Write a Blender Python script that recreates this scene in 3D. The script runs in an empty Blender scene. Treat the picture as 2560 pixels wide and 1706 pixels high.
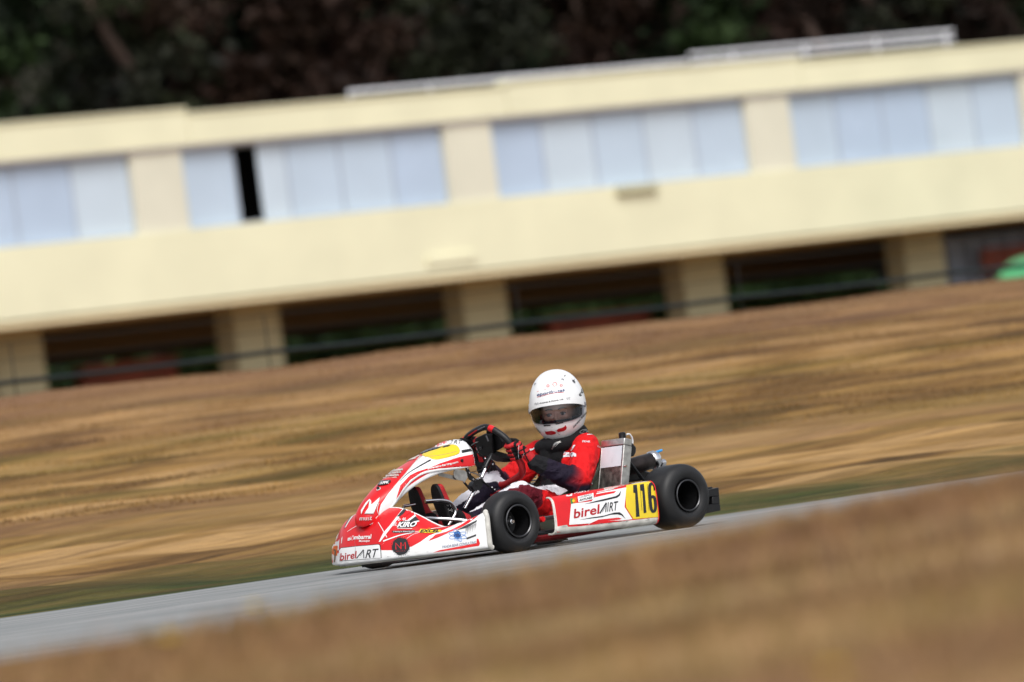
import bpy, bmesh, math, random
import numpy as np
from math import sin, cos, pi, radians, atan, sqrt
from mathutils import Vector, Matrix, noise as mnoise
from mathutils.geometry import delaunay_2d_cdt

S = bpy.context.scene
COL = S.collection
random.seed(7)
RNG = np.random.default_rng(11)

# ------------------------------------------------------------------ camera
TH, PH, F0 = radians(41), radians(7.5), 17600.0
PT = atan(265 / F0)
vF = np.array([sin(TH), cos(TH), 0]); vR = np.array([cos(TH), -sin(TH), 0]); vZ = np.array([0, 0, 1.0])
CAM = np.array([0, -.465, 0]) - 30 * vF + .1006 * vR; CAM[2] = .447
AX = vF * cos(PT) + vZ * sin(PT); UP0 = vZ * cos(PT) - vF * sin(PT)
CR = vR * cos(PH) - UP0 * sin(PH); CU = vR * sin(PH) + UP0 * cos(PH)
cd = bpy.data.cameras.new('camera'); cam = bpy.data.objects.new('camera', cd); COL.objects.link(cam)
M = Matrix(((CR[0], CU[0], -AX[0], CAM[0]), (CR[1], CU[1], -AX[1], CAM[1]), (CR[2], CU[2], -AX[2], CAM[2]), (0, 0, 0, 1)))
cam.matrix_world = M
cd.sensor_width = 36; cd.lens = 36 * F0 / 2560
cd.clip_start = .5; cd.clip_end = 3000
cd.dof.use_dof = True; cd.dof.focus_distance = 29.9; cd.dof.aperture_fstop = 3.4
S.camera = cam
S.render.resolution_x, S.render.resolution_y = 1024, 682

# ------------------------------------------------------------------ light
SUN_EL, SUN_AZ = radians(52), radians(215)      # azimuth from +Y clockwise: behind the camera, to its left
w = bpy.data.worlds.new('World'); S.world = w; w.use_nodes = True
nt = w.node_tree; nt.nodes.clear()
sk = nt.nodes.new('ShaderNodeTexSky'); sk.sky_type = 'NISHITA'; sk.sun_disc = False
sk.sun_elevation = SUN_EL; sk.sun_rotation = SUN_AZ; sk.dust_density = 3; sk.air_density = 1
hs = nt.nodes.new('ShaderNodeHueSaturation'); hs.inputs['Saturation'].default_value = .30
bg = nt.nodes.new('ShaderNodeBackground'); bg.inputs[1].default_value = .15
wo = nt.nodes.new('ShaderNodeOutputWorld')
nt.links.new(sk.outputs[0], hs.inputs['Color']); nt.links.new(hs.outputs[0], bg.inputs[0]); nt.links.new(bg.outputs[0], wo.inputs[0])
sl = bpy.data.lights.new('sun', 'SUN'); so = bpy.data.objects.new('sun', sl); COL.objects.link(so)
sl.energy = 1.15; sl.angle = radians(28); sl.color = (1, .97, .92)
sd = Vector((sin(SUN_AZ) * cos(SUN_EL), cos(SUN_AZ) * cos(SUN_EL), sin(SUN_EL)))
so.rotation_euler = sd.to_track_quat('Z', 'Y').to_euler()
S.view_settings.view_transform = 'Standard'; S.view_settings.look = 'None'
S.view_settings.gamma = 1; S.view_settings.exposure = 0.43

# ------------------------------------------------------------------ materials
def new_mat(name):
    m = bpy.data.materials.new(name); m.use_nodes = True
    t = m.node_tree; return m, t, t.nodes['Principled BSDF'], t.nodes, t.links

def mat(name, col, rough=.5, metal=0., var=.12, nscale=30., bump=0., bscale=200., coat=0., rvar=.1, sheen=0., spec=.5):
    m, t, b, N, L = new_mat(name)
    tc = N.new('ShaderNodeTexCoord')
    n = N.new('ShaderNodeTexNoise'); n.inputs['Scale'].default_value = nscale; n.inputs['Detail'].default_value = 5
    L.new(tc.outputs['Object'], n.inputs['Vector'])
    mr = N.new('ShaderNodeMapRange'); mr.inputs[1].default_value = .3; mr.inputs[2].default_value = .7
    mr.inputs[3].default_value = 1 - var; mr.inputs[4].default_value = 1 + var * .4
    L.new(n.outputs[0], mr.inputs[0])
    mx = N.new('ShaderNodeMix'); mx.data_type = 'RGBA'; mx.blend_type = 'MULTIPLY'; mx.inputs[0].default_value = 1
    mx.inputs[6].default_value = (*col, 1); L.new(mr.outputs[0], mx.inputs[7]); L.new(mx.outputs[2], b.inputs['Base Color'])
    rr = N.new('ShaderNodeMapRange'); rr.inputs[3].default_value = max(.02, rough - rvar); rr.inputs[4].default_value = min(1, rough + rvar)
    L.new(n.outputs[0], rr.inputs[0]); L.new(rr.outputs[0], b.inputs['Roughness'])
    b.inputs['Metallic'].default_value = metal; b.inputs['Specular IOR Level'].default_value = spec
    if coat: b.inputs['Coat Weight'].default_value = coat; b.inputs['Coat Roughness'].default_value = .08
    if sheen: b.inputs['Sheen Weight'].default_value = sheen
    if bump:
        n2 = N.new('ShaderNodeTexNoise'); n2.inputs['Scale'].default_value = bscale; n2.inputs['Detail'].default_value = 4
        L.new(tc.outputs['Object'], n2.inputs['Vector'])
        bp = N.new('ShaderNodeBump'); bp.inputs['Strength'].default_value = bump; bp.inputs['Distance'].default_value = .01
        L.new(n2.outputs[0], bp.inputs['Height']); L.new(bp.outputs[0], b.inputs['Normal'])
    return m

def plastic(name, col, **k):
    k.setdefault('rough', .32); k.setdefault('coat', .18); k.setdefault('spec', .35); k.setdefault('var', .08); k.setdefault('nscale', 14)
    return mat(name, col, **k)

RED = plastic('red_gloss', (.66, .008, .012)); RED2 = plastic('deep_red', (.42, .004, .01))
WHITE = plastic('white_gloss', (.80, .80, .80)); WDIRTY = plastic('scuffed_white', (.62, .60, .55), var=.3, nscale=20, rough=.5)
YEL = plastic('yellow_gloss', (.75, .55, .02)); BLK = plastic('black_gloss', (.012, .012, .014))
CARB = mat('carbon_print', (.03, .03, .033), .35, var=.5, nscale=260)
BLUE = plastic('blue_print', (.05, .22, .62)); DBLUE = plastic('dark_blue_print', (.01, .04, .16)); GREY = plastic('grey_print', (.2, .2, .22))
ORANGE = plastic('orange_gloss', (.75, .13, .01)); GREENF = plastic('flag_green', (.05, .2, .05))
RUB = mat('tyre_rubber', (.011, .011, .012), .5, var=.3, nscale=18, bump=.12, bscale=260, spec=.4)
RIMB = mat('black_rim', (.012, .012, .013), .3, metal=.4)
LIP = mat('rim_lip', (.09, .09, .095), .32, metal=.9)
CHR = mat('chrome', (.72, .72, .74), .13, metal=1, rvar=.06); STEEL = mat('steel', (.45, .44, .42), .35, metal=1, var=.25)
ALU = mat('aluminium', (.62, .61, .58), .38, metal=.95, var=.3, nscale=40)
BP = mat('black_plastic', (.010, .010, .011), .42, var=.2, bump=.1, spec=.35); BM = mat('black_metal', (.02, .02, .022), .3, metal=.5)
FRAME_RED = mat('frame_red', (.22, .008, .01), .35, metal=.2); SEATG = mat('seat_fibreglass', (.11, .12, .09), .28, var=.35, nscale=12, coat=.4)
MUF = mat('burnt_steel', (.05, .04, .038), .4, metal=.8, var=.5, nscale=25)
FILM = mat('radiator_film', (.66, .69, .74), .3, var=.05); CORE = None
TUBE = mat('clear_hose', (.7, .7, .72), .2)
LBLUE = mat('blue_rubber', (.03, .32, .75), .4)
S_RED = mat('suit_red', (.62, .008, .01), .75, var=.25, nscale=9, bump=.9, bscale=22, spec=.2)
S_MAR = mat('suit_maroon', (.11, .006, .014), .75, var=.3, nscale=9, bump=.9, bscale=22, spec=.2)
S_NAVY = mat('suit_navy', (.011, .007, .019), .75, var=.3, nscale=9, bump=.9, bscale=22, spec=.2)
S_BLK = mat('suit_black', (.01, .01, .012), .7, var=.3, bump=.7, bscale=22, spec=.15)
S_WHT = mat('suit_white', (.72, .71, .76), .75, var=.12, nscale=9, bump=.9, bscale=22)
G_RED = mat('glove_red', (.5, .006, .01), .7, var=.3, nscale=60, bump=.6, bscale=60); G_BLK = mat('glove_black', (.007, .007, .008), .8, bump=.4, bscale=300, spec=.2)
B_RED = mat('boot_red', (.45, .006, .01), .6, var=.3, nscale=60, bump=.4); SOLE = mat('sole_rubber', (.009, .009, .010), .6, bump=.3, bscale=120, spec=.3)
SKIN = mat('skin', (.50, .26, .18), .5, var=.08, nscale=8); HAIR = mat('brow_hair', (.03, .018, .012), .7)
EYEW = mat('eye_white', (.38, .35, .33), .35, var=.02); IRIS = mat('iris', (.05, .035, .03), .15, var=.02)
LIN = mat('helmet_lining', (.012, .014, .03), .8)

def core_mat():
    m, t, b, N, L = new_mat('radiator_core')
    tc = N.new('ShaderNodeTexCoord'); n = N.new('ShaderNodeTexNoise'); n.inputs['Scale'].default_value = 40; n.inputs['Detail'].default_value = 6
    L.new(tc.outputs['Object'], n.inputs['Vector'])
    cr = N.new('ShaderNodeValToRGB'); cr.color_ramp.elements[0].position = .4; cr.color_ramp.elements[0].color = (.035, .035, .033, 1)
    cr.color_ramp.elements[1].position = .72; cr.color_ramp.elements[1].color = (.32, .31, .29, 1)
    L.new(n.outputs[0], cr.inputs[0]); L.new(cr.outputs[0], b.inputs['Base Color'])
    b.inputs['Metallic'].default_value = .6; b.inputs['Roughness'].default_value = .45
    return m
CORE = core_mat()

def visor_mat():
    m, t, b, N, L = new_mat('tinted_visor')
    out = N['Material Output']
    tr = N.new('ShaderNodeBsdfTransparent'); tr.inputs[0].default_value = (.76, .77, .82, 1)
    gl = N.new('ShaderNodeBsdfGlossy'); gl.inputs['Roughness'].default_value = .04; gl.inputs[0].default_value = (.9, .93, 1, 1)
    fr = N.new('ShaderNodeFresnel'); fr.inputs[0].default_value = 1.6
    ma = N.new('ShaderNodeMath'); ma.operation = 'MULTIPLY_ADD'; ma.inputs[1].default_value = .9; ma.inputs[2].default_value = .03
    mx = N.new('ShaderNodeMixShader'); L.new(fr.outputs[0], ma.inputs[0]); L.new(ma.outputs[0], mx.inputs[0])
    L.new(tr.outputs[0], mx.inputs[1]); L.new(gl.outputs[0], mx.inputs[2]); L.new(mx.outputs[0], out.inputs[0])
    return m
VIS = visor_mat()

# ------------------------------------------------------------------ mesh building
def K(a, b, z):                                   # kart frame (forward, left, up) -> world
    return np.array([-a, -b, z], float)

class MB:
    def __init__(s): s.v = []; s.f = []; s.m = []; s.mats = []
    def mi(s, m):
        if m not in s.mats: s.mats.append(m)
        return s.mats.index(m)
    def add(s, vs, fs, m):
        o = len(s.v); i = s.mi(m)
        s.v.extend([tuple(map(float, q)) for q in vs]); s.f.extend([tuple(o + k for k in f) for f in fs]); s.m.extend([i] * len(fs))
    def grid(s, P, m, closeu=False, closev=False, flip=False):
        P = np.asarray(P, float); n, k = P.shape[:2]; fs = []
        for i in range(n if closeu else n - 1):
            for j in range(k if closev else k - 1):
                q = (i * k + j, ((i + 1) % n) * k + j, ((i + 1) % n) * k + (j + 1) % k, i * k + (j + 1) % k)
                fs.append(q[::-1] if flip else q)
        s.add(P.reshape(-1, 3), fs, m)
    def tube(s, path, r, m, seg=12, closed=False, caps=True, n=None):
        path = [np.asarray(p, float) for p in path]
        if n: path = smooth_path(path, n, closed)
        N_ = len(path); rr = [r] * N_ if np.isscalar(r) else list(np.interp(np.linspace(0, 1, N_), np.linspace(0, 1, len(r)), r))
        up = None; rings = []
        for i in range(N_):
            a = path[(i - 1) % N_] if (closed or i > 0) else path[i]; b = path[(i + 1) % N_] if (closed or i < N_ - 1) else path[i]
            t = b - a; t /= max(1e-9, np.linalg.norm(t))
            if up is None: up = np.cross(t, [0, 0, 1] if abs(t[2]) < .9 else [1, 0, 0])
            up = up - t * up.dot(t); up /= np.linalg.norm(up); w_ = np.cross(t, up)
            rings.append([path[i] + rr[i] * (cos(x) * up + sin(x) * w_) for x in np.linspace(0, 2 * pi, seg, endpoint=False)])
        s.grid(np.array(rings), m, closeu=closed, closev=True)
        if caps and not closed:
            o = len(s.v) - N_ * seg
            s.f.append(tuple(o + k for k in range(seg))); s.m.append(s.mi(m))
            s.f.append(tuple(o + (N_ - 1) * seg + k for k in range(seg))[::-1]); s.m.append(s.mi(m))
    def lathe(s, prof, c, axis, m, seg=48, matf=None):
        axis = np.asarray(axis, float); axis = axis / np.linalg.norm(axis); c = np.asarray(c, float)
        u = np.cross(axis, [0, 0, 1] if abs(axis[2]) < .9 else [1, 0, 0]); u /= np.linalg.norm(u); w_ = np.cross(axis, u)
        P = np.array([[c + axis * h + r * (cos(x) * u + sin(x) * w_) for x in np.linspace(0, 2 * pi, seg, endpoint=False)] for r, h in prof])
        s.grid(P, m, closev=True)
    def box(s, c, size, m, R=None):
        c = np.asarray(c, float); R = np.eye(3) if R is None else np.asarray(R); h = np.asarray(size, float) / 2
        vs = [c + R @ (h * np.array(q)) for q in ((-1, -1, -1), (1, -1, -1), (1, 1, -1), (-1, 1, -1), (-1, -1, 1), (1, -1, 1), (1, 1, 1), (-1, 1, 1))]
        s.add(vs, [(0, 3, 2, 1), (4, 5, 6, 7), (0, 1, 5, 4), (1, 2, 6, 5), (2, 3, 7, 6), (3, 0, 4, 7)], m)
    def bx(s, x0, x1, y0, y1, z0, z1, m): s.box(((x0 + x1) / 2, (y0 + y1) / 2, (z0 + z1) / 2), (abs(x1 - x0), abs(y1 - y0), abs(z1 - z0)), m)
    def prism(s, pts, ext, m):
        pts = [np.asarray(p, float) for p in pts]; ext = np.asarray(ext, float); n = len(pts)
        s.add(pts + [p + ext for p in pts], [tuple(range(n)), tuple(range(2 * n - 1, n - 1, -1))] + [(i, i + n, (i + 1) % n + n, (i + 1) % n) for i in range(n)], m)
    def ell(s, c, r, m, R=None, seg=20):
        R = np.eye(3) if R is None else np.asarray(R)
        P = [[np.asarray(c) + R @ (np.asarray(r) * np.array([cos(t) * cos(p), cos(t) * sin(p), sin(t)])) for p in np.linspace(0, 2 * pi, seg, endpoint=False)]
             for t in np.linspace(-pi / 2 + 1e-3, pi / 2 - 1e-3, seg // 2 + 1)]
        s.grid(np.array(P), m, closev=True)
    def capsule(s, p, q, r0, r1, m, seg=16):
        p = np.asarray(p, float); q = np.asarray(q, float); L_ = np.linalg.norm(q - p); ax = (q - p) / L_
        prof = [(max(1e-4, r0 * cos(t)), r0 * sin(t)) for t in np.linspace(-pi / 2, 0, 6)] + [(max(1e-4, r1 * cos(t)), L_ + r1 * sin(t)) for t in np.linspace(0, pi / 2, 6)]
        s.lathe(prof, p, ax, m, seg)
    def data(s, name, org=(0, 0, 0), sharp=40):
        me = bpy.data.meshes.new(name)
        o = np.asarray(org, float)
        me.from_pydata([tuple(np.array(q) - o) for q in s.v], [], s.f)
        for m in s.mats: me.materials.append(m)
        me.polygons.foreach_set('material_index', s.m)
        me.validate(); me.shade_smooth()
        if sharp: me.set_sharp_from_angle(angle=radians(sharp))
        me.update(); return me
    def build(s, name, parent=None, org=None, sharp=40, bevel=0., fixn=True):
        if org is None: org = ORG.get(parent, (0, 0, 0))
        me = s.data(name, org, sharp)
        if fixn:
            bm = bmesh.new(); bm.from_mesh(me); bmesh.ops.recalc_face_normals(bm, faces=bm.faces); bm.to_mesh(me); bm.free()
        o = bpy.data.objects.new(name, me); COL.objects.link(o)
        if parent: o.parent = parent; ORG[o] = org
        else: o.location = org; ORG[o] = org
        if bevel:
            b = o.modifiers.new('bevel', 'BEVEL'); b.width = bevel; b.segments = 2; b.limit_method = 'ANGLE'; b.angle_limit = radians(50)
        return o
ORG = {}
def empty(name, loc, label, cat, group=None):
    o = bpy.data.objects.new(name, None); COL.objects.link(o); o.location = loc; o.empty_display_size = .2
    ORG[o] = tuple(loc); return tag(o, label, cat, group)
def tag(o, label, cat, group=None):
    o['label'] = label; o['category'] = cat
    if group: o['group'] = group
    return o
def kind(o, k): o['kind'] = k; return o

def smooth_path(pts, n, closed=False):
    pts = [np.asarray(p, float) for p in pts]; N_ = len(pts); out = []
    rng = range(N_) if closed else range(N_ - 1)
    for i in rng:
        if closed: p = [pts[(i + k) % N_] for k in (-1, 0, 1, 2)]
        else: p = [pts[max(0, i - 1)], pts[i], pts[i + 1], pts[min(N_ - 1, i + 2)]]
        for t in np.linspace(0, 1, n, endpoint=False):
            out.append(.5 * (2 * p[1] + (p[2] - p[0]) * t + (2 * p[0] - 5 * p[1] + 4 * p[2] - p[3]) * t * t + (3 * p[1] - p[0] - 3 * p[2] + p[3]) * t ** 3))
    if not closed: out.append(pts[-1])
    return out

# measured points of the kart, read off in six enlargements of it
CROP = {0: (1, 0, 0), 1: (2.139, 780, 880), 2: (4.3545, 800, 1080), 3: (6.031, 1100, 1040), 4: (5.6, 1280, 900), 5: (4.6125, 1340, 1060), 6: (6.032, 1120, 1160)}
def px(c, x, y): k, ox, oy = CROP[c]; return np.array([x / k + ox, y / k + oy])
def pxs(c, pts): return [px(c, *p) for p in pts]
def ray(p): return AX * F0 + CR * (p[0] - 1280) - CU * (p[1] - 853)
def onplane(c, x, y, p0, n):
    d = ray(px(c, x, y)); n = np.asarray(n, float); t = (np.asarray(p0) - CAM).dot(n) / d.dot(n); return CAM + t * d
def onb(c, x, y, b): return onplane(c, x, y, (0, -b, 0), (0, 1, 0))
def onA(c, x, y, a): return onplane(c, x, y, (-a, 0, 0), (1, 0, 0))
def project(P):
    d = np.asarray(P) - CAM; k = d @ AX; return np.stack([1280 + F0 * (d @ CR) / k, 853 - F0 * (d @ CU) / k], -1)

def pip(p, poly):
    x, y = p; c = False; n = len(poly); j = n - 1
    for i in range(n):
        xi, yi = poly[i]; xj, yj = poly[j]
        if (yi > y) != (yj > y) and x < (xj - xi) * (y - yi) / (yj - yi) + xi: c = not c
        j = i
    return c

def text_tris(s_, bold=0., shear=0., space=1.):
    cu = bpy.data.curves.new('t', 'FONT'); cu.body = s_; cu.size = 1; cu.offset = bold; cu.shear = shear; cu.space_character = space
    cu.resolution_u = 3
    ob = bpy.data.objects.new('t', cu); COL.objects.link(ob)
    dg = bpy.context.evaluated_depsgraph_get(); me = ob.evaluated_get(dg).to_mesh()
    me.calc_loop_triangles()
    v = np.array([q.co[:2] for q in me.vertices]); t = [tuple(l.vertices) for l in me.loop_triangles]
    ob.evaluated_get(dg).to_mesh_clear(); bpy.data.objects.remove(ob); bpy.data.curves.remove(cu)
    v[:, 0] -= v[:, 0].min(); return v, t
TEXTC = {}

class Panel:
    """a curved sheet P[i,j] of world points; markings are laid on it a fraction of a millimetre proud"""
    def __init__(s, P, base, mb=None, flip=False, thick=0):
        s.P = np.asarray(P, float); s.mb = mb or MB(); s.mb.grid(s.P, base, flip=flip)
        P = s.P; du = np.gradient(P, axis=0); dv = np.gradient(P, axis=1); n = np.cross(du, dv)
        ln = np.linalg.norm(n, axis=2, keepdims=True); ln[ln < 1e-12] = 1
        s.n = n / ln
        view = CAM - P
        # outward = side that faces away from the sheet's centre line; chosen by the caller's sign
        s.sign = 1.
        s.px = project(P)
    def orient(s, ref):
        ref = np.asarray(ref, float); d = ((s.P - ref) * s.n).sum(2)
        s.sign = 1. if d.mean() > 0 else -1.
        s.face = (s.n * s.sign * (CAM - s.P)).sum(2) > 0
        return s
    def edge(s, cond, m):
        k = s.P.shape[1]; mi = s.mb.mi(m)
        for q in range((s.P.shape[0] - 1) * (k - 1)):
            i, j = divmod(q, k - 1)
            if cond(i, j): s.mb.m[q] = mi
    def samp(s, A, i, j):
        i0 = int(min(max(i, 0), A.shape[0] - 1.001)); j0 = int(min(max(j, 0), A.shape[1] - 1.001)); a = i - i0; b = j - j0
        return (1 - a) * (1 - b) * A[i0, j0] + a * (1 - b) * A[i0 + 1, j0] + (1 - a) * b * A[i0, j0 + 1] + a * b * A[i0 + 1, j0 + 1]
    def inv(s, p):
        d = ((s.px - p) ** 2).sum(2); d = np.where(s.face, d, 1e9); i, j = np.unravel_index(np.argmin(d), d.shape); i = float(i); j = float(j)
        n, k = d.shape
        for _ in range(4):
            q = s.samp(s.px, i, j); e = p - q
            i1 = min(i + .5, n - 1); i2 = max(i - .5, 0); j1 = min(j + .5, k - 1); j2 = max(j - .5, 0)
            gi = (s.samp(s.px, i1, j) - s.samp(s.px, i2, j)) / (i1 - i2); gj = (s.samp(s.px, i, j1) - s.samp(s.px, i, j2)) / (j1 - j2)
            J = np.stack([gi, gj], 1)
            if abs(np.linalg.det(J)) < 1e-6: break
            st = np.clip(np.linalg.solve(J, e), -1.5, 1.5)
            i = min(max(i + st[0], 0), n - 1); j = min(max(j + st[1], 0), k - 1)
        return i, j
    def lay(s, pts2, tris, m, off):
        vs = []
        for p in pts2:
            i, j = s.inv(np.asarray(p)); vs.append(s.samp(s.P, i, j) + s.sign * s.samp(s.n, i, j) * off)
        ok = []
        for t in tris:
            a, b, c = (vs[k] for k in t); nn = np.cross(b - a, c - a)
            ar = np.linalg.norm(nn)
            if ar < 1e-10: continue
            if max(np.linalg.norm(b - a), np.linalg.norm(c - b), np.linalg.norm(a - c)) > .12: continue
            ok.append(t if nn.dot(CAM - a) > 0 else t[::-1])
        s.mb.add(vs, ok, m)
    def fill(s, c, pts, m, lv=1, sp=3.0, smooth=0):
        poly = pxs(c, pts)
        if smooth: poly = smooth_path(poly, smooth, True)
        # densify outline
        out = []
        for k in range(len(poly)):
            a = poly[k]; b = poly[(k + 1) % len(poly)]; n = max(1, int(np.linalg.norm(b - a) / sp))
            out += [a + (b - a) * t / n for t in range(n)]
        poly = out; A = np.array(poly); lo = A.min(0); hi = A.max(0); pin = []
        for x in np.arange(lo[0] + sp / 2, hi[0], sp):
            for y in np.arange(lo[1] + sp / 2, hi[1], sp):
                if pip((x, y), poly) and ((A - (x, y)) ** 2).sum(1).min() > (sp * .45) ** 2: pin.append((x, y))
        allv = [Vector(p) for p in poly] + [Vector(p) for p in pin]
        r = delaunay_2d_cdt(allv, [], [list(range(len(poly)))], 1, 1e-6)
        s.lay([np.array(v) for v in r[0]], [tuple(f) for f in r[2]], m, .0006 * lv)
    def line(s, c, pts, wd, m, lv=2, smooth=6, closed=False):
        """a painted stripe of width wd (px) through pts; wd may taper (w0, w1)"""
        P = pxs(c, pts)
        if smooth: P = smooth_path(P, smooth, closed)
        if closed: P = list(P) + [P[0]]
        w0, w1 = (wd, wd) if np.isscalar(wd) else wd; n = len(P); vs = []; tr = []
        for i, p in enumerate(P):
            t = P[min(i + 1, n - 1)] - P[max(i - 1, 0)]; t = t / max(1e-9, np.linalg.norm(t)); q = np.array([-t[1], t[0]])
            ww = (w0 + (w1 - w0) * i / (n - 1)) / 2
            vs += [p + q * ww, p - q * ww]
            if i: tr += [(2 * i - 2, 2 * i - 1, 2 * i), (2 * i - 1, 2 * i + 1, 2 * i)]
        s.lay(vs, tr, m, .0006 * lv)
    def text(s, c, txt, p0, p1, up, m, lv=4, bold=.02, shear=0., space=1.):
        key = (txt, bold, shear, space)
        if key not in TEXTC: TEXTC[key] = text_tris(*key)
        v, t = TEXTC[key]; W_ = v[:, 0].max(); a = px(c, *p0); b = px(c, *p1); k = CROP[c][0]; u = np.array(up) / k
        V_ = [a + (b - a) * q[0] / W_ + u * q[1] / .72 for q in v]; T2 = []; st = list(t)
        while st:
            x = st.pop(); e = [np.linalg.norm(V_[x[k]] - V_[x[(k + 1) % 3]]) for k in range(3)]; k = int(np.argmax(e))
            if e[k] > 3.2 and len(V_) < 4000:
                V_.append((V_[x[k]] + V_[x[(k + 1) % 3]]) / 2); n_ = len(V_) - 1; st += [(x[k], n_, x[(k + 2) % 3]), (n_, x[(k + 1) % 3], x[(k + 2) % 3])]
            else: T2.append(x)
        s.lay(V_, T2, m, .0006 * lv)

# ================================================================== SETTING
XS, YS = .0, .0
def sstep(x, a, b): t = np.clip((x - a) / (b - a), 0, 1); return t * t * (3 - 2 * t)
def H(X, Y):
    X = np.asarray(X, float); Y = np.asarray(Y, float)
    crest = .187 + .033 * np.clip(X + 11.6, -6, 8)
    near = np.where(Y < -14, .10 + (crest - .10) * sstep(Y, -19, -14), crest * (1 - sstep(Y, -14, -8.8)))
    far = .03 * sstep(Y, 1.7, 3) + np.interp(Y, [2, 6, 12, 18, 21, 22.5, 27, 60, 78], [0, .22, .66, 1.12, 1.31, 1.33, 1.2, 1.4, 1.75])
    far = far + .0 * X
    hill = np.interp(Y, [104, 112, 160, 300, 700], [0, 2, 16, 55, 90])
    h = np.where(Y < -5, near, np.where(Y > 1.5, far, 0)) + hill
    return h
def bumps(X, Y):
    s_ = np.sin(X * 1.7 + 3 * np.sin(Y * .9)) * np.cos(Y * 2.3 + X * .4) + .6 * np.sin(X * 4.1 + Y * 3.3)
    amp = np.where((Y > 2.2) & (Y < 30), .022, np.where((Y < -8.5), .010, 0.))
    return s_ * amp
def HB(X, Y): return H(X, Y) + bumps(X, Y)

def grass_color(N, L, tc_out, blade=False):
    """patchy dry grass, greener by the track edge; returns colour socket"""
    sx = N.new('ShaderNodeSeparateXYZ'); L.new(tc_out, sx.inputs[0])
    def noise(scale, sxx, seed, det=4, rough=.55):
        mp = N.new('ShaderNodeMapping'); mp.inputs['Scale'].default_value = (sxx, 1, 1); mp.inputs['Location'].default_value = (seed, seed * 1.7, 0)
        mp.inputs['Rotation'].default_value = (0, 0, radians(3))
        L.new(tc_out, mp.inputs[0]); n = N.new('ShaderNodeTexNoise'); n.inputs['Scale'].default_value = scale
        n.inputs['Detail'].default_value = det; n.inputs['Roughness'].default_value = rough; L.new(mp.outputs[0], n.inputs[0]); return n.outputs[0]
    def ramp(fac, stops):
        r = N.new('ShaderNodeValToRGB'); e = r.color_ramp.elements
        while len(e) < len(stops): e.new(.5)
        for q, (p, c) in zip(e, stops): q.position = p; q.color = (*c, 1)
        L.new(fac, r.inputs[0]); return r.outputs[0]
    def mix(f, a, b, mode='MIX'):
        m = N.new('ShaderNodeMix'); m.data_type = 'RGBA'; m.blend_type = mode
        if isinstance(f, float): m.inputs[0].default_value = f
        else: L.new(f, m.inputs[0])
        for k, q in ((6, a), (7, b)):
            if isinstance(q, tuple): m.inputs[k].default_value = (*q, 1)
            else: L.new(q, m.inputs[k])
        return m.outputs[2]
    def rng(v_, a, b, c=0., d=1.):
        r = N.new('ShaderNodeMapRange'); r.inputs[1].default_value = a; r.inputs[2].default_value = b; r.inputs[3].default_value = c; r.inputs[4].default_value = d
        L.new(v_, r.inputs[0]); return r.outputs[0]
    def math_(op, a, b):
        m = N.new('ShaderNodeMath'); m.operation = op
        for k, q in ((0, a), (1, b)):
            if isinstance(q, float): m.inputs[k].default_value = q
            else: L.new(q, m.inputs[k])
        return m.outputs[0]
    base = ramp(noise(1.5, .10, 3.1, 6, .6), [(.38, (.095, .055, .022)), (.46, (.185, .104, .038)), (.53, (.27, .158, .054)), (.62, (.385, .240, .105))])
    fine = ramp(noise(6., .11, 9.4, 6, .7), [(.36, (.55, .51, .47)), (.5, (.93, .91, .88)), (.64, (1.25, 1.22, 1.15))])
    c = mix(1., base, fine, 'MULTIPLY')
    c = mix(rng(sx.outputs[1], -5., -8.), c, ramp(noise(1.9, .12, 77., 5, .6), [(.36, (.11, .058, .033)), (.43, (.20, .110, .058)), (.50, (.31, .182, .092)), (.56, (.20, .145, .055)), (.64, (.45, .29, .150))]))
    # brown-pink bare patches
    c = mix(rng(noise(.6, .10, 20.3), .50, .70, 0., .6), c, (.24, .135, .075))
    # green patches
    c = mix(rng(noise(.8, .09, 41.), .52, .72, 0., .5), c, (.15, .12, .025))
    # browner towards the top of the bank
    c = mix(rng(sx.outputs[1], 13., 21., 0., .65), c, (.22, .118, .068))
    # green verge beside the track
    nv = noise(1.6, .3, 60.); yv = math_('ADD', sx.outputs[1], math_('MULTIPLY', math_('SUBTRACT', nv, .5), 2.6))
    c = mix(math_('MULTIPLY', rng(yv, 3.3, 2.1), rng(sx.outputs[1], .5, 1.)), c, ramp(noise(6., .1, 90., 4, .6), [(.38, (.030, .036, .013)), (.52, (.052, .066, .018)), (.66, (.13, .105, .042))]))
    c = mix(rng(sx.outputs[1], 96., 101.), c, (.022, .020, .012))
    return c

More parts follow.
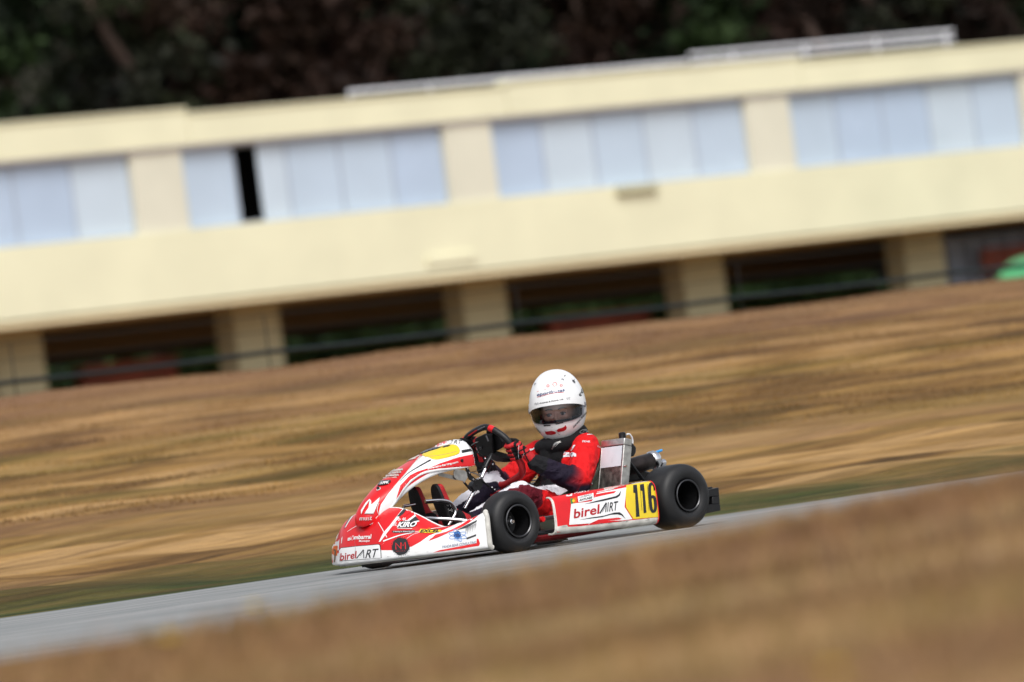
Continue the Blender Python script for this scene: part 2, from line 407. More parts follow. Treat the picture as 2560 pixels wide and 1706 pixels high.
def ground_mat():
    m, t, b, N, L = new_mat('dry_grass_ground')
    g = N.new('ShaderNodeNewGeometry'); c = grass_color(N, L, g.outputs['Position'])
    L.new(c, b.inputs['Base Color']); b.inputs['Roughness'].default_value = .95; b.inputs['Specular IOR Level'].default_value = .1
    n = N.new('ShaderNodeTexNoise'); n.inputs['Scale'].default_value = 9; n.inputs['Detail'].default_value = 8; L.new(g.outputs['Position'], n.inputs[0])
    bp = N.new('ShaderNodeBump'); bp.inputs['Strength'].default_value = .8; bp.inputs['Distance'].default_value = .08
    L.new(n.outputs[0], bp.inputs['Height']); L.new(bp.outputs[0], b.inputs['Normal'])
    return m
def blade_mat():
    m, t, b, N, L = new_mat('grass_blades')
    g = N.new('ShaderNodeNewGeometry'); c = grass_color(N, L, g.outputs['Position'])
    a = N.new('ShaderNodeAttribute'); a.attribute_name = 'shade'
    mx = N.new('ShaderNodeMix'); mx.data_type = 'RGBA'; mx.blend_type = 'MULTIPLY'; mx.inputs[0].default_value = 1
    L.new(c, mx.inputs[6]); L.new(a.outputs['Color'], mx.inputs[7]); L.new(mx.outputs[2], b.inputs['Base Color'])
    b.inputs['Roughness'].default_value = .8; b.inputs['Specular IOR Level'].default_value = .15
    return m

xs = np.unique(np.concatenate([np.linspace(-700, -60, 20), np.linspace(-60, -25, 20), np.linspace(-25, 45, 260), np.linspace(45, 160, 60), np.linspace(160, 900, 20)]))
ys = np.unique(np.concatenate([np.linspace(-500, -40, 14), np.linspace(-40, -20, 16), np.linspace(-20, -8, 70), np.linspace(-8, 1.4, 12), np.linspace(1.4, 28, 150), np.linspace(28, 104, 20), np.linspace(104, 300, 40), np.linspace(300, 700, 10)]))
XX, YY = np.meshgrid(xs, ys, indexing='ij')
g = MB(); g.grid(np.stack([XX, YY, HB(XX, YY)], -1), ground_mat())
kind(g.build('ground', sharp=0), 'structure')

def asphalt():
    m, t, b, N, L = new_mat('asphalt')
    g_ = N.new('ShaderNodeNewGeometry'); mp = N.new('ShaderNodeMapping'); mp.inputs['Scale'].default_value = (.09, 1, 1); L.new(g_.outputs['Position'], mp.inputs[0])
    n1 = N.new('ShaderNodeTexNoise'); n1.inputs['Scale'].default_value = 6; n1.inputs['Detail'].default_value = 8; n1.inputs['Roughness'].default_value = .7; L.new(mp.outputs[0], n1.inputs[0])
    n2 = N.new('ShaderNodeTexNoise'); n2.inputs['Scale'].default_value = 160; n2.inputs['Detail'].default_value = 3; L.new(g_.outputs['Position'], n2.inputs[0])
    r = N.new('ShaderNodeValToRGB'); r.color_ramp.elements[0].position = .38; r.color_ramp.elements[0].color = (.14, .158, .158, 1)
    r.color_ramp.elements[1].position = .62; r.color_ramp.elements[1].color = (.31, .305, .30, 1); L.new(n1.outputs[0], r.inputs[0])
    r2 = N.new('ShaderNodeMapRange'); r2.inputs[3].default_value = .65; r2.inputs[4].default_value = 1.3; L.new(n2.outputs[0], r2.inputs[0])
    mx = N.new('ShaderNodeMix'); mx.data_type = 'RGBA'; mx.blend_type = 'MULTIPLY'; mx.inputs[0].default_value = 1
    L.new(r.outputs[0], mx.inputs[6]); L.new(r2.outputs[0], mx.inputs[7]); L.new(mx.outputs[2], b.inputs['Base Color'])
    b.inputs['Roughness'].default_value = .8
    bp = N.new('ShaderNodeBump'); bp.inputs['Strength'].default_value = .5; bp.inputs['Distance'].default_value = .004
    L.new(n2.outputs[0], bp.inputs['Height']); L.new(bp.outputs[0], b.inputs['Normal'])
    return m
rd = MB(); rx = np.linspace(-70, 130, 160)
edge = np.array([[x, 1.43 + .03 * sin(x * 2.1) + .02 * sin(x * 5.3), .004] for x in rx]); e2 = np.array([[x, -6.3 + .04 * sin(x * 1.4), .004] for x in rx])
rd.grid(np.stack([e2, edge], 0), asphalt()); kind(rd.build('road', sharp=0), 'structure')

def blades(name, X, Y, h, wd, mat_, lean=.5):
    n = len(X); Z = HB(X, Y); a = RNG.uniform(0, 2 * pi, n); la = RNG.uniform(0, 2 * pi, n); ll = h * RNG.uniform(.1, lean, n)
    dx = np.cos(a) * wd / 2; dy = np.sin(a) * wd / 2
    V = np.empty((n, 5, 3)); zb = Z - .01
    V[:, 0] = np.stack([X - dx, Y - dy, zb], -1); V[:, 1] = np.stack([X + dx, Y + dy, zb], -1)
    mx_, my_ = X + np.cos(la) * ll * .35, Y + np.sin(la) * ll * .35
    V[:, 2] = np.stack([mx_ + dx * .8, my_ + dy * .8, Z + h * .6], -1); V[:, 3] = np.stack([mx_ - dx * .8, my_ - dy * .8, Z + h * .6], -1)
    V[:, 4] = np.stack([X + np.cos(la) * ll, Y + np.sin(la) * ll, Z + h], -1)
    me = bpy.data.meshes.new(name); me.vertices.add(n * 5); me.vertices.foreach_set('co', V.reshape(-1))
    b5 = np.arange(n)[:, None] * 5
    loops = np.concatenate([b5 + [0, 1, 2, 3], b5 + [3, 2, 4]], 1).reshape(-1)
    me.loops.add(n * 7); me.loops.foreach_set('vertex_index', loops)
    st = (np.arange(n)[:, None] * 7 + [0, 4]).reshape(-1)
    me.polygons.add(n * 2); me.polygons.foreach_set('loop_start', st.astype(np.int32))
    me.update(calc_edges=True); me.materials.append(mat_)
    ca = me.color_attributes.new('shade', 'FLOAT_COLOR', 'POINT')
    sh = RNG.uniform(.65, 1.25, n)[:, None, None] * np.ones((n, 5, 4)); sh[..., 2] *= RNG.uniform(.8, 1.1, n)[:, None]; sh[..., 3] = 1
    ca.data.foreach_set('color', sh.reshape(-1).astype(np.float32))
    o = bpy.data.objects.new(name, me); COL.objects.link(o); return kind(o, 'stuff')
BLM = blade_mat()
def scatter(n, d0, d1, margin, y0, y1):
    d = np.sqrt(RNG.uniform(d0 ** 2, d1 ** 2, n)); lat = RNG.uniform(-1, 1, n) * (.078 * margin) * d
    X = CAM[0] + vF[0] * d + vR[0] * lat; Y = CAM[1] + vF[1] * d + vR[1] * lat
    k = (Y > y0) & (Y < y1); return X[k], Y[k]
def clumped(X, Y, f, thr):
    v_ = np.sin(X * f * .37 + 1.3 * np.sin(Y * f)) + np.cos(Y * f * 1.3 + X * f * .21) + .8 * np.sin(X * f * 1.9 + Y * f * 2.7)
    k = v_ + RNG.normal(0, .8, len(X)) > thr; return X[k], Y[k]
X1, Y1 = clumped(*scatter(120000, 31, 64, 1.5, 1.46, 24.), 2.2, -.3)
hh = RNG.uniform(.006, .022, len(X1)) * np.where(Y1 < 3.4, .55, .9)
kv = Y1 > 7.5; X1, Y1, hh = X1[kv], Y1[kv], hh[kv]
blades('bank_grass', X1, Y1, hh, .010 + 0 * X1, BLM)
X2, Y2 = clumped(*scatter(90000, 4.6, 19, 1.7, -20, -6.4), 5, -.6)
blades('foreground_grass', X2, Y2, RNG.uniform(.015, .05, len(X2)), .004 + 0 * X2, BLM, .9)

dC = RNG.uniform(8, 14, 5200); lC = RNG.uniform(-.125, .125, 5200) * dC; X3 = CAM[0] + vF[0] * dC + vR[0] * lC; Y3 = CAM[1] + vF[1] * dC + vR[1] * lC
k3_ = (Y3 > -15.2) & (Y3 < -12.6) & (np.sin(X3 * 3.1) + np.cos(Y3 * 4.3 + X3 * 1.7) + RNG.normal(0, .5, 5200) > .4); X3, Y3 = X3[k3_], Y3[k3_]
blades('crest_grass', X3, Y3, RNG.uniform(.03, .085, len(X3)), .0045 + 0 * X3, BLM, .9)

# a few yellow wild flowers in the grass of the near bank
FLW = mat('flower_yellow', (.75, .52, .03), .6); STM = mat('flower_stem', (.06, .10, .02), .7)
for i, (x, y, hh_) in enumerate(((-12.599, -14.183, .055), (-11.443, -12.967, .06), (-14.168, -17.394, .05))):
    z = float(HB(x, y)); fl = empty('wild_flower', (x, y, z), '', 'flower', 'yellow wild flowers on the near bank'); fl['label'] = ('blurred yellow wild flower low in the near bank, bottom left of the picture', 'blurred yellow wild flower near the crest of the bank beside the track edge', 'blurred yellow wild flower low in the near bank, bottom right of the picture')[i]
    m_ = MB(); m_.tube([(x, y, z - .01), (x + .006, y, z + hh_ * .5), (x, y + .004, z + hh_)], .0012, STM, 6, n=3); m_.build('stem', fl)
    m_ = MB(); m_.ell((x, y + .004, z + hh_ + .003), (.009, .009, .006), FLW, None, 10)
    for q in range(9):
        t = q * 2 * pi / 9; c = np.array([x, y + .004, z + hh_]); u = np.array([cos(t), sin(t), .25]); w0 = np.array([-sin(t), cos(t), 0]) * .0035; m_.prism([c + u * .004 - w0 * .5, c + u * .004 + w0 * .5, c + u * .020 + w0 * 1.5, c + u * .026, c + u * .020 - w0 * 1.5], (0, 0, .0006), FLW)
    m_.build('flower_head', fl)

# ------------------------------------------------------------------ building
def wallmat(name, col, var=.08, nsc=.6, rough=.85):
    m = mat(name, col, rough, var=var, nscale=nsc, bump=.2, bscale=30); return m
CREAM = wallmat('cream_render', (.80, .775, .55)); CREAM_SHADED = wallmat('cream_shaded', (.50, .485, .32)); PIER = wallmat('beige_pier', (.72, .70, .57))  # second cream is darkened: the overhang's shade on the columns, put into the colour
BROWN = wallmat('brown_render', (.45, .32, .17)); DARK = wallmat('dark_beam', (.012, .011, .010)); TRIM = wallmat('white_trim', (.74, .74, .80))
SOF = wallmat('soffit_paint', (.80, .68, .42)); SHUT = wallmat('grey_shutter', (.16, .195, .25)); PANEW = mat('pane_sky', (.52, .63, .76), .25, var=.06, nscale=.8, coat=.5)  # window panes are opaque, the reflected sky put into their pale blue
PANEB = mat('pane_sky_pale', (.57, .67, .77), .25, var=.06, nscale=.8, coat=.5); PANEC = mat('pane_sky_blue', (.47, .58, .74), .25, var=.06, nscale=.8, coat=.5)
WFR = wallmat('window_frame_paint', (.40, .46, .55))
YB = 82.5
bld = empty('clubhouse', (72, YB, 1.05), 'long two storey cream building with ribbon of pale blue windows above open ground floor', 'building')
m_ = MB(); m_.bx(30, 118, YB, YB + 10.5, 4.04, 5.41, CREAM); m_.build('fascia_wall', bld)
m_ = MB(); m_.bx(30, 118, YB + .004, YB + 10.4, 3.90, 3.997, SOF); m_.build('soffit', bld)
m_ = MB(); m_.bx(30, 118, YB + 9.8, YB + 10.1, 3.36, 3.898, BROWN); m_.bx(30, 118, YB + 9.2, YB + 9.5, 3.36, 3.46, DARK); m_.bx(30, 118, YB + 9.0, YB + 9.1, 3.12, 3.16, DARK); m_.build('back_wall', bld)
# parapet in sections whose height steps by a hand at each joint
secs = [(30, 56.7, 7.70), (56.7, 64.75, 7.70), (64.76, 72.9, 7.60), (72.91, 81.0, 7.68), (81.01, 89.1, 7.60), (89.11, 118, 7.7)]
for x0, x1, z1 in secs:
    m_ = MB(); m_.bx(x0, x1 - .01, YB - .06, YB + .22, 7.03, z1, CREAM); m_.bx(x0, x1 - .01, YB - .10, YB + .26, z1 + .002, z1 + .05, CREAM); m_.build('parapet', bld)
    m_ = MB(); m_.bx(x0, x1 - .01, YB - .02, YB + .1, 6.97, 7.028, TRIM); m_.build('gutter_trim', bld)
m_ = MB(); m_.bx(30, 118, YB + .3, YB + 10.4, 7.0, 7.1, PIER); m_.build('roof', bld)
piers = [47.6, 55.75, 63.95, 71.85, 80.05, 88.1, 96.2]
for x in piers:
    m_ = MB(); m_.bx(x - .62, x + .62, YB + .05, YB + .5, 5.412, 6.968, PIER); m_.build('window_pier', bld)
pk = 0
for a_, b_ in zip(piers[:-1], piers[1:]):
    x0, x1 = a_ + .63, b_ - .63; n = 5; wd = (x1 - x0) / n
    for k in range(n):
        xa, xb = x0 + k * wd, x0 + (k + 1) * wd
        f = MB()
        for q in ((xa, xa + .03, 5.414, 6.966), (xb - .03, xb, 5.414, 6.966), (xa + .03, xb - .03, 5.414, 5.45), (xa + .03, xb - .03, 6.92, 6.966)):
            f.bx(q[0], q[1], YB + .16, YB + .22, q[2], q[3], WFR)
        fo = f.build('window', bld); pk += 1
        isdark = abs((xa + xb) / 2 - 66.5) < .7
        pm = BP if isdark else (PANEW, PANEB, PANEW, PANEC, PANEB, PANEC, PANEW)[(pk * 5) % 7]
        p = MB()
        if isdark:                     # one sash slid half open, the dark room behind
            p.bx(xa + .62, xb - .03, YB + .18, YB + .20, 5.45, 6.92, PANEB)
        else: p.bx(xa + .03, xb - .03, YB + .18, YB + .20, 5.45, 6.92, pm)
        p.build('pane', fo)
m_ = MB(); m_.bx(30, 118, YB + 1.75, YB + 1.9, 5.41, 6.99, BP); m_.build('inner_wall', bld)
cols = [43.9, 49.8, 55.7, 61.65, 67.55, 73.5, 79.55, 86.0, 91.9, 97.8]
for x in cols:
    m_ = MB(); m_.bx(x - .58, x + .58, YB + 2.1, YB + 2.7, 1.5, 3.898, CREAM_SHADED); m_.build('column', bld)
m_ = MB()
m_.bx(86.59, 104, YB + 2.4, YB + 2.5, 1.6, 3.7, SHUT)
for k in range(26): m_.bx(86.62 + .58 * k, 86.65 + .58 * k, YB + 2.37, YB + 2.4, 1.6, 3.7, PANEC)
m_.build('roller_shutter', bld)
m_ = MB(); m_.bx(75.5, 76.6, YB - .12, YB - .002, 5.24, 5.405, CREAM_SHADED); m_.build('vent_box', bld, bevel=.01)
m_ = MB(); m_.bx(70.3, 71.6, YB - .05, YB - .002, 4.22, 4.42, CREAM); m_.build('wall_box', bld, bevel=.01)

rail = empty('roof_railing', (84, YB + 7, 7.1), 'white horizontal pipe railing standing on the roof of the cream building', 'railing')
for k, z in enumerate((7.75, 7.92, 8.09, 8.26)): m_ = MB(); m_.tube([(74.75, YB + 7, z), (84.4, YB + 7, z + .03)], .035, TRIM, 8); m_.build('rail', rail)
for k, z in enumerate((7.90, 8.08, 8.26, 8.44)): m_ = MB(); m_.tube([(84.5, YB + 7, z), (92.6, YB + 7, z + .03)], .032, TRIM, 8); m_.build('rail', rail)
for k in range(9): x = 74.85 + 2.2 * k; m_ = MB(); m_.tube([(x, YB + 7.08, 7.1), (x, YB + 7.08, 8.27 if x < 84.4 else 8.46)], .03, TRIM, 8); m_.build('post', rail)

# wire fence on the bank top
fence = empty('wire_fence', (20, 24, 1.2), 'low dark green wire fence along the top of the dry grass bank', 'fence')
FG = mat('fence_green', (.003, .011, .012), .4); 
posts = [9.4, 12.6, 15.9, 18.65, 21.55, 24.25, 26.95, 29.7, 32.6]
for za, sag, r_ in ((1.54, .012, .023), (1.86, .01, .004), (1.72, .01, .003)):
    P_ = []
    for a_, b_ in zip(posts[:-1], posts[1:]):
        for t_ in np.linspace(0, 1, 8, endpoint=False): P_.append((a_ + (b_ - a_) * t_, 24, za - sag * 4 * t_ * (1 - t_)))
    P_.append((posts[-1], 24, za)); m_ = MB(); m_.tube(P_, r_, FG, 6); m_.build('rail' if r_ > .01 else 'wire', fence)
for x in posts:
    m_ = MB(); m_.tube([(x, 24.03, 1.0), (x, 24.03, 1.87)], .006, DARK, 8); m_.build('post', fence)

# low brick wall and hedges under the building, green car in the last bay
BRK = wallmat('brick_red', (.24, .06, .035), var=.4, nsc=5)
for i, (x0, x1, z1) in enumerate(((64.3, 66.6, 3.05), (76.5, 79.3, 2.95))):
    m_ = MB(); m_.bx(x0, x1, YB + 3.6, YB + 3.9, 1.6, z1, BRK); m_.bx(x0 - .05, x1 + .05, YB + 3.55, YB + 3.95, z1 + .002, z1 + .08, BRK)
    o = m_.build('brick_wall', org=((x0 + x1) / 2, YB + 3.7, 1.7))
    tag(o, ['low dark red brick wall beside the second ground floor column from the left', 'low orange red brick wall in the bay right of centre, beside the fourth column'][i], 'wall')

def leafmat(name, c1, c2, c3):
    m, t, b, N, L = new_mat(name)
    g_ = N.new('ShaderNodeNewGeometry'); oi = N.new('ShaderNodeObjectInfo')
    n = N.new('ShaderNodeTexNoise'); n.inputs['Scale'].default_value = .45; n.inputs['Detail'].default_value = 2; L.new(g_.outputs['Position'], n.inputs[0])
    r = N.new('ShaderNodeValToRGB'); e = r.color_ramp.elements; e.new(.5)
    for q, p, c in zip(e, (.32, .5, .68), (c1, c2, c3)): q.position = p; q.color = (*c, 1)
    L.new(n.outputs[0], r.inputs[0])
    a = N.new('ShaderNodeMapRange'); a.inputs[3].default_value = .6; a.inputs[4].default_value = 1.4; L.new(g_.outputs['Random Per Island'], a.inputs[0])
    mx = N.new('ShaderNodeMix'); mx.data_type = 'RGBA'; mx.blend_type = 'MULTIPLY'; mx.inputs[0].default_value = 1
    L.new(r.outputs[0], mx.inputs[6]); L.new(a.outputs[0], mx.inputs[7]); L.new(mx.outputs[2], b.inputs['Base Color']); b.inputs['Roughness'].default_value = .7
    b.inputs['Specular IOR Level'].default_value = .2
    return m
def leaf_mesh(name, C_, size, m):
    n = len(C_); A = RNG.normal(size=(n, 3)); A /= np.linalg.norm(A, axis=1)[:, None]; B = np.cross(A, RNG.normal(size=(n, 3))); B /= np.linalg.norm(B, axis=1)[:, None]
    s_ = size * RNG.uniform(.6, 1.4, n)[:, None]
    V = np.stack([C_ - A * s_, C_ - B * s_ * .55, C_ + A * s_, C_ + B * s_ * .55], 1)
    me = bpy.data.meshes.new(name); me.vertices.add(n * 4); me.vertices.foreach_set('co', V.reshape(-1))
    me.loops.add(n * 4); me.loops.foreach_set('vertex_index', np.arange(n * 4)); me.polygons.add(n); me.polygons.foreach_set('loop_start', (np.arange(n) * 4).astype(np.int32))
    me.update(calc_edges=True); me.materials.append(m); return me
BARK = mat('bark', (.06, .035, .025), .9, var=.5, nscale=3); BARKP = mat('pale_bark', (.16, .15, .13), .9, var=.5, nscale=3)
LG = leafmat('leaves_green', (.004, .008, .003), (.009, .018, .005), (.019, .036, .008)); LB = leafmat('leaves_russet', (.010, .005, .003), (.024, .011, .007), (.026, .014, .008)); LO = leafmat('leaves_olive', (.005, .006, .004), (.014, .016, .008), (.022, .028, .010))
def make_tree(seed, lm, bark, h, rad, label):
    rs = np.random.default_rng(seed)
    root = empty('pine_tree', (0, 0, 0), label, 'tree', 'dark trees behind the building')
    tb = MB(); path = [np.array([rs.normal(0, .12) * k, rs.normal(0, .12) * k, h * k / 6]) for k in range(7)]; path[0] = np.array([0, 0, -.3])
    tb.tube(path, [.26, .22, .17, .12, .05], bark, 10, n=3)
    cl = []
    for k in range(26):
        z = h * (.22 + .76 * (k + rs.uniform(0, .8)) / 26); a = rs.uniform(0, 2 * pi); rr = rad * (1.0 - .75 * (z / h - .22) / .78) * rs.uniform(.55, 1.1)
        c = np.array([cos(a) * rr, sin(a) * rr, z + rs.uniform(-.2, .5)]); o = np.array([0, 0, z - .5])
        tb.tube([o, (o + c) / 2 + [0, 0, .1], c], [.05, .035, .015], bark, 6, n=3)
        for q in range(5):
            f = rs.uniform(.45, 1.1); cl.append((o + (c - o) * f + rs.normal(0, .25, 3), rs.uniform(.35, .8)))
    tb.build('trunk', root, org=(0, 0, 0))
    C_ = np.concatenate([c + rs.normal(0, 1, (60, 3)) * [s_ * .6, s_ * .6, s_ * .38] for c, s_ in cl])
    o = bpy.data.objects.new('crown', leaf_mesh('crown', C_, .17, lm)); COL.objects.link(o); o.parent = root; return root
protos = [make_tree(1, LG, BARK, 15, 2.6, ''), make_tree(2, LB, BARK, 14, 2.5, ''), make_tree(3, LO, BARK, 16, 2.8, ''), make_tree(4, LG, BARKP, 15.5, 2.4, ''), make_tree(5, LB, BARK, 15, 2.9, '')]
spots = []
rs = np.random.default_rng(5)
for row, (y, n) in enumerate(((103, 14), (109, 14), (116, 14))):
    for k in range(n):
        dd = y - CAM[1]; xc = CAM[0] + vF[0] / vF[1] * dd
        # spread over what the lens sees, plus a little
        spots.append((xc - 14 + 34 * k / (n - 1) + rs.uniform(-.8, .8) + row * .9, y + rs.uniform(-1.5, 1.5)))
hue = {0: 'dark green', 1: 'russet brown', 2: 'dull olive', 3: 'green pale-trunked', 4: 'broad russet'}
pick = [0, 2, 1, 4, 0, 2, 3, 1, 0, 4, 2, 1, 0, 3]
cnt = {}
for i, (x, y) in enumerate(spots):
    row = 0 if i < 14 else 1 if i < 28 else 2; k = i if row == 0 else (i - 14 if row == 1 else i - 28)
    p = pick[(k + row * 5) % 14]
    if p not in cnt: r = protos[p]; cnt[p] = 0
    else:
        r = protos[p].copy(); COL.objects.link(r)
        for ch in protos[p].children: c = ch.copy(); COL.objects.link(c); c.parent = r
    cnt[p] += 1
    r.location = (x, y, float(H(x, y)) - .2); r.rotation_euler.z = rs.uniform(0, 6.28); sc = rs.uniform(.85, 1.1); r.scale = (sc, sc, sc)
    rown = ('front row just behind the roof', 'middle row of the wood', 'back row up the slope')[row]
    ordn = ('first', 'second', 'third', 'fourth', 'fifth', 'sixth', 'seventh', 'eighth', 'ninth', 'tenth', 'eleventh', 'twelfth', 'thirteenth', 'fourteenth')[k]
    r['label'] = f'{hue[p]} tree, {ordn} from the left in the {rown}'
# hedges glimpsed through the open ground floor
HL = leafmat('hedge_leaves', (.03, .06, .022), (.07, .13, .04), (.11, .18, .05))
for i, (x0, x1, y0, z1) in enumerate(((62, 74.5, 94, 3.3), (75, 81.5, 94, 3.25), (82.5, 87.5, 94.3, 3.3), (88.5, 94, 94.5, 3.35), (95, 106, 94.5, 3.3))):
    n = 5000; C_ = np.stack([RNG.uniform(x0, x1, n), RNG.uniform(y0, y0 + .9, n), 1.7 + (z1 - 1.65) * RNG.uniform(0, 1, n) ** .8 + RNG.normal(0, .06, n)], -1)
    rt = empty('hedge', ((x0 + x1) / 2, y0 + .4, 1.05), 'leafy green hedge behind the ' + ('first', 'second', 'third', 'fourth', 'fifth')[i] + ' ground floor bay from the left', 'hedge', 'hedges behind the open ground floor')
    o = bpy.data.objects.new('foliage', leaf_mesh('foliage', C_ - np.array(rt.location), .13, HL)); COL.objects.link(o); o.parent = rt
    for q in range(5): s_ = MB(); x = x0 + (x1 - x0) * (q + .5) / 5; s_.tube([(x, y0 + .45, 1.6), (x + .1, y0 + .4, 2.1), (x, y0 + .45, 2.8)], [.04, .02], BARK, 6); s_.build('stem', rt)

# green car under the last bay
car = empty('parked_car', (84, YB - 3.1, 1.75), 'bright green hatchback parked in front of the right end of the building', 'car')
GCAR = plastic('car_green', (.015, .30, .11)); CGL = mat('car_glass', (.02, .025, .03), .08, coat=1)
def carpt(x, z, y): return (82.6 + x, YB - 4.0 + y, 1.75 + z)
prof = [(0, .18), (.02, .55), (.12, .70), (.9, .82), (1.55, 1.22), (2.9, 1.28), (3.6, 1.0), (3.9, .92), (4.0, .5), (3.95, .18)]
prof2 = smooth_path([np.array(q) for q in prof], 4)
m_ = MB(); rowsY = [(0, .94), (.06, .99), (.3, 1.), (1.4, 1.), (1.64, .99), (1.7, .94)]
m_.grid(np.array([[carpt(2 + (q[0] - 2) * s_, .18 + (q[1] - .18) * s_, y) for q in prof2] for y, s_ in rowsY]), GCAR)
m_.prism([carpt(2 + (q[0] - 2) * .94, .18 + (q[1] - .18) * .94, 0) for q in prof2], (0, .002, 0), GCAR); m_.prism([carpt(2 + (q[0] - 2) * .94, .18 + (q[1] - .18) * .94, 1.698) for q in prof2], (0, .002, 0), GCAR)
m_.build('body', car)
m_ = MB(); m_.prism([carpt(*q, -.012) for q in ((1.12, .86), (1.6, 1.15), (2.25, 1.19), (2.25, .86))], (0, .01, 0), CGL); m_.build('window', car)
m_ = MB(); m_.prism([carpt(*q, -.012) for q in ((2.32, .86), (2.32, 1.19), (2.85, 1.19), (3.4, .98), (3.35, .86))], (0, .01, 0), CGL); m_.build('window', car)
for x in (.75, 3.2):
    for y in (-.01, 1.5):
        m_ = MB(); m_.lathe([(.001, 0), (.2, 0), (.3, .02), (.31, .1), (.3, .2), (.001, .2)], carpt(x, .15, y), (0, 1, 0), RUB, 28); wo_ = m_.build('wheel', car)
        m_ = MB(); m_.lathe([(.001, -.012), (.16, -.008), (.18, 0)], carpt(x, .15, y), (0, 1, 0), ALU, 20); m_.build('rim', wo_)
m_ = MB(); m_.ell(carpt(.08, .62, .22), (.08, .13, .07), FILM); m_.build('headlight', car)
# far-side neighbours of the car: red bench under the shutter
bn = empty('bench', (89.9, YB + 1.9, 1.75), 'dull red slatted bench against the grey shutter behind the green car', 'bench')
m_ = MB()
for k in range(4): m_.bx(87.6, 92.2, YB + 2.0, YB + 2.05, 2.85 + .14 * k, 2.95 + .14 * k, BRK)
m_.build('backrest', bn); m_ = MB()
for k in range(3): m_.bx(87.6, 92.2, YB + 1.55 + .14 * k, YB + 1.67 + .14 * k, 2.2, 2.24, BRK)
m_.build('seat', bn)
for x in (87.9, 91.8): m_ = MB(); m_.bx(x, x + .06, YB + 1.57, YB + 1.99, 1.6, 2.198, BM); m_.bx(x, x + .06, YB + 2.06, YB + 2.11, 1.6, 3.37, BM); m_.build('leg', bn)

# ================================================================== GO-KART
kart = empty('go_kart', (0, 0, 0), 'red and white racing go-kart with yellow number 116 panel driving on the grey track', 'go-kart')
def part(mb, name, parent=kart, **k): return mb.build(name, parent, **k)

# ---- wheels
def wheel(a, b0, b1, R, rr, steer=0.):
    """b0 = inner face, b1 = outer face"""
    s_ = 1 if b1 > b0 else -1; w_ = abs(b1 - b0); c = K(a, (b0 + b1) / 2, R + .002); ax = np.array([0, -s_, 0.])
    ax = np.array([sin(steer) * -s_, cos(steer) * -s_, 0])
    h = w_ / 2
    prof = [(rr, h - .012), (rr + .006, h - .004), (rr + .02, h + .003), (R - .035, h + .004), (R - .018, h - .003), (R - .007, h - .014), (R - .002, h - .028), (R, h - .045), (R, 0),
            (R, -h + .045), (R - .002, -h + .028), (R - .007, -h + .014), (R - .018, -h + .003), (R - .035, -h - .004), (rr + .02, -h - .003), (rr + .006, -h + .004), (rr, -h + .012)]
    m_ = MB()
    m_.lathe([(rr - .006, -h + .012), (rr - .006, h - .016), (rr - .008, h - .03), (rr - .012, h - .06), (rr - .016, -h + .03), (.03, -h + .025), (.028, -h + .035), (.001, -h + .035)], c, ax, RIMB, 56)
    m_.lathe([(rr - .001, h - .006), (rr - .0005, h + .001), (rr - .004, h + .003), (rr - .0075, h + .000), (rr - .0075, h - .006)], c, ax, LIP, 56)
    m_.lathe([(rr, h - .02), (rr, -h + .02)], c, ax, RIMB, 56)
    wo_ = part(m_, 'wheel', sharp=30)
    t = MB(); t.lathe(prof, c, ax, RUB, 72); part(t, 'tyre', wo_, sharp=60)
    n = MB(); cn = c + ax * (-h + .035)
    n.lathe([(.024, 0), (.024, .012), (.016, .014), (.016, .03), (.001, .03)], cn, ax, BM, 24)
    part(n, 'hub', wo_)
    n = MB(); n.lathe([(.011, .030), (.011, .042), (.007, .044), (.007, .050), (.001, .050)], cn, ax, CHR, 6); part(n, 'nut', wo_)
    for q in range(3):
        e = MB(); an = 2 * pi * q / 3 + .5; u = np.cross(ax, [0, 0, 1]); e.lathe([(.006, -.03), (.006, -.022), (.001, -.022)], cn + (cos(an) * u + sin(an) * vZ) * .036 + ax * .018, ax, STEEL, 6); part(e, 'bolt', wo_)
wheel(0, .39, .512, .134, .071, radians(1.5)); wheel(0, -.39, -.512, .134, .071, radians(1.5))
wheel(-.975, .345, .522, .141, .070); wheel(-.975, -.345, -.522, .141, .070)

# ---- front fairing (tall curved panel in front of the steering wheel)
uu = np.array([0, .04, .1, .18, .28, .38, .5, .62, .74, .86, .96, 1.])
Ca = [.452, .454, .444, .410, .350, .287, .207, .127, .047, -.038, -.115, -.150]; Cz = [.196, .222, .256, .297, .338, .374, .411, .441, .468, .496, .512, .507]
Ea = [.450, .432, .396, .350, .294, .238, .172, .106, .033, -.045, -.118, -.140]; Ez = [.194, .200, .218, .246, .286, .322, .352, .372, .383, .387, .392, .400]
Ew = [.012, .042, .060, .069, .084, .096, .108, .116, .122, .126, .122, .104]
ug = np.unique(np.concatenate([np.linspace(0, .12, 12), np.linspace(.12, .92, 50), np.linspace(.92, 1, 10)]))
def sp(xs_, ys_, q):
    P_ = smooth_path([np.array([x, y]) for x, y in zip(xs_, ys_)], 12); P_ = np.array(P_); return np.interp(q, P_[:, 0], P_[:, 1])
A1, Z1, A2, Z2, W2 = (sp(uu, q, ug) for q in (Ca, Cz, Ea, Ez, Ew))
vg = np.linspace(-1, 1, 49)
P = np.zeros((len(ug), len(vg), 3))
for j, v in enumerate(vg):
    ph = abs(v) * pi / 2; sb = sin(ph) ** .82 * (1 if v > 0 else -1); k = 1 - cos(ph) ** .85
    P[:, j] = np.stack([-(A1 + (A2 - A1) * k), -W2 * sb, Z1 + (Z2 - Z1) * k], -1)
fair = Panel(P, RED).orient(K(.1, 0, .1) + 0)
fair.edge(lambda i, j: (j < 3 or j > 44) and i > 8 or i > 66, WHITE)
f = fair
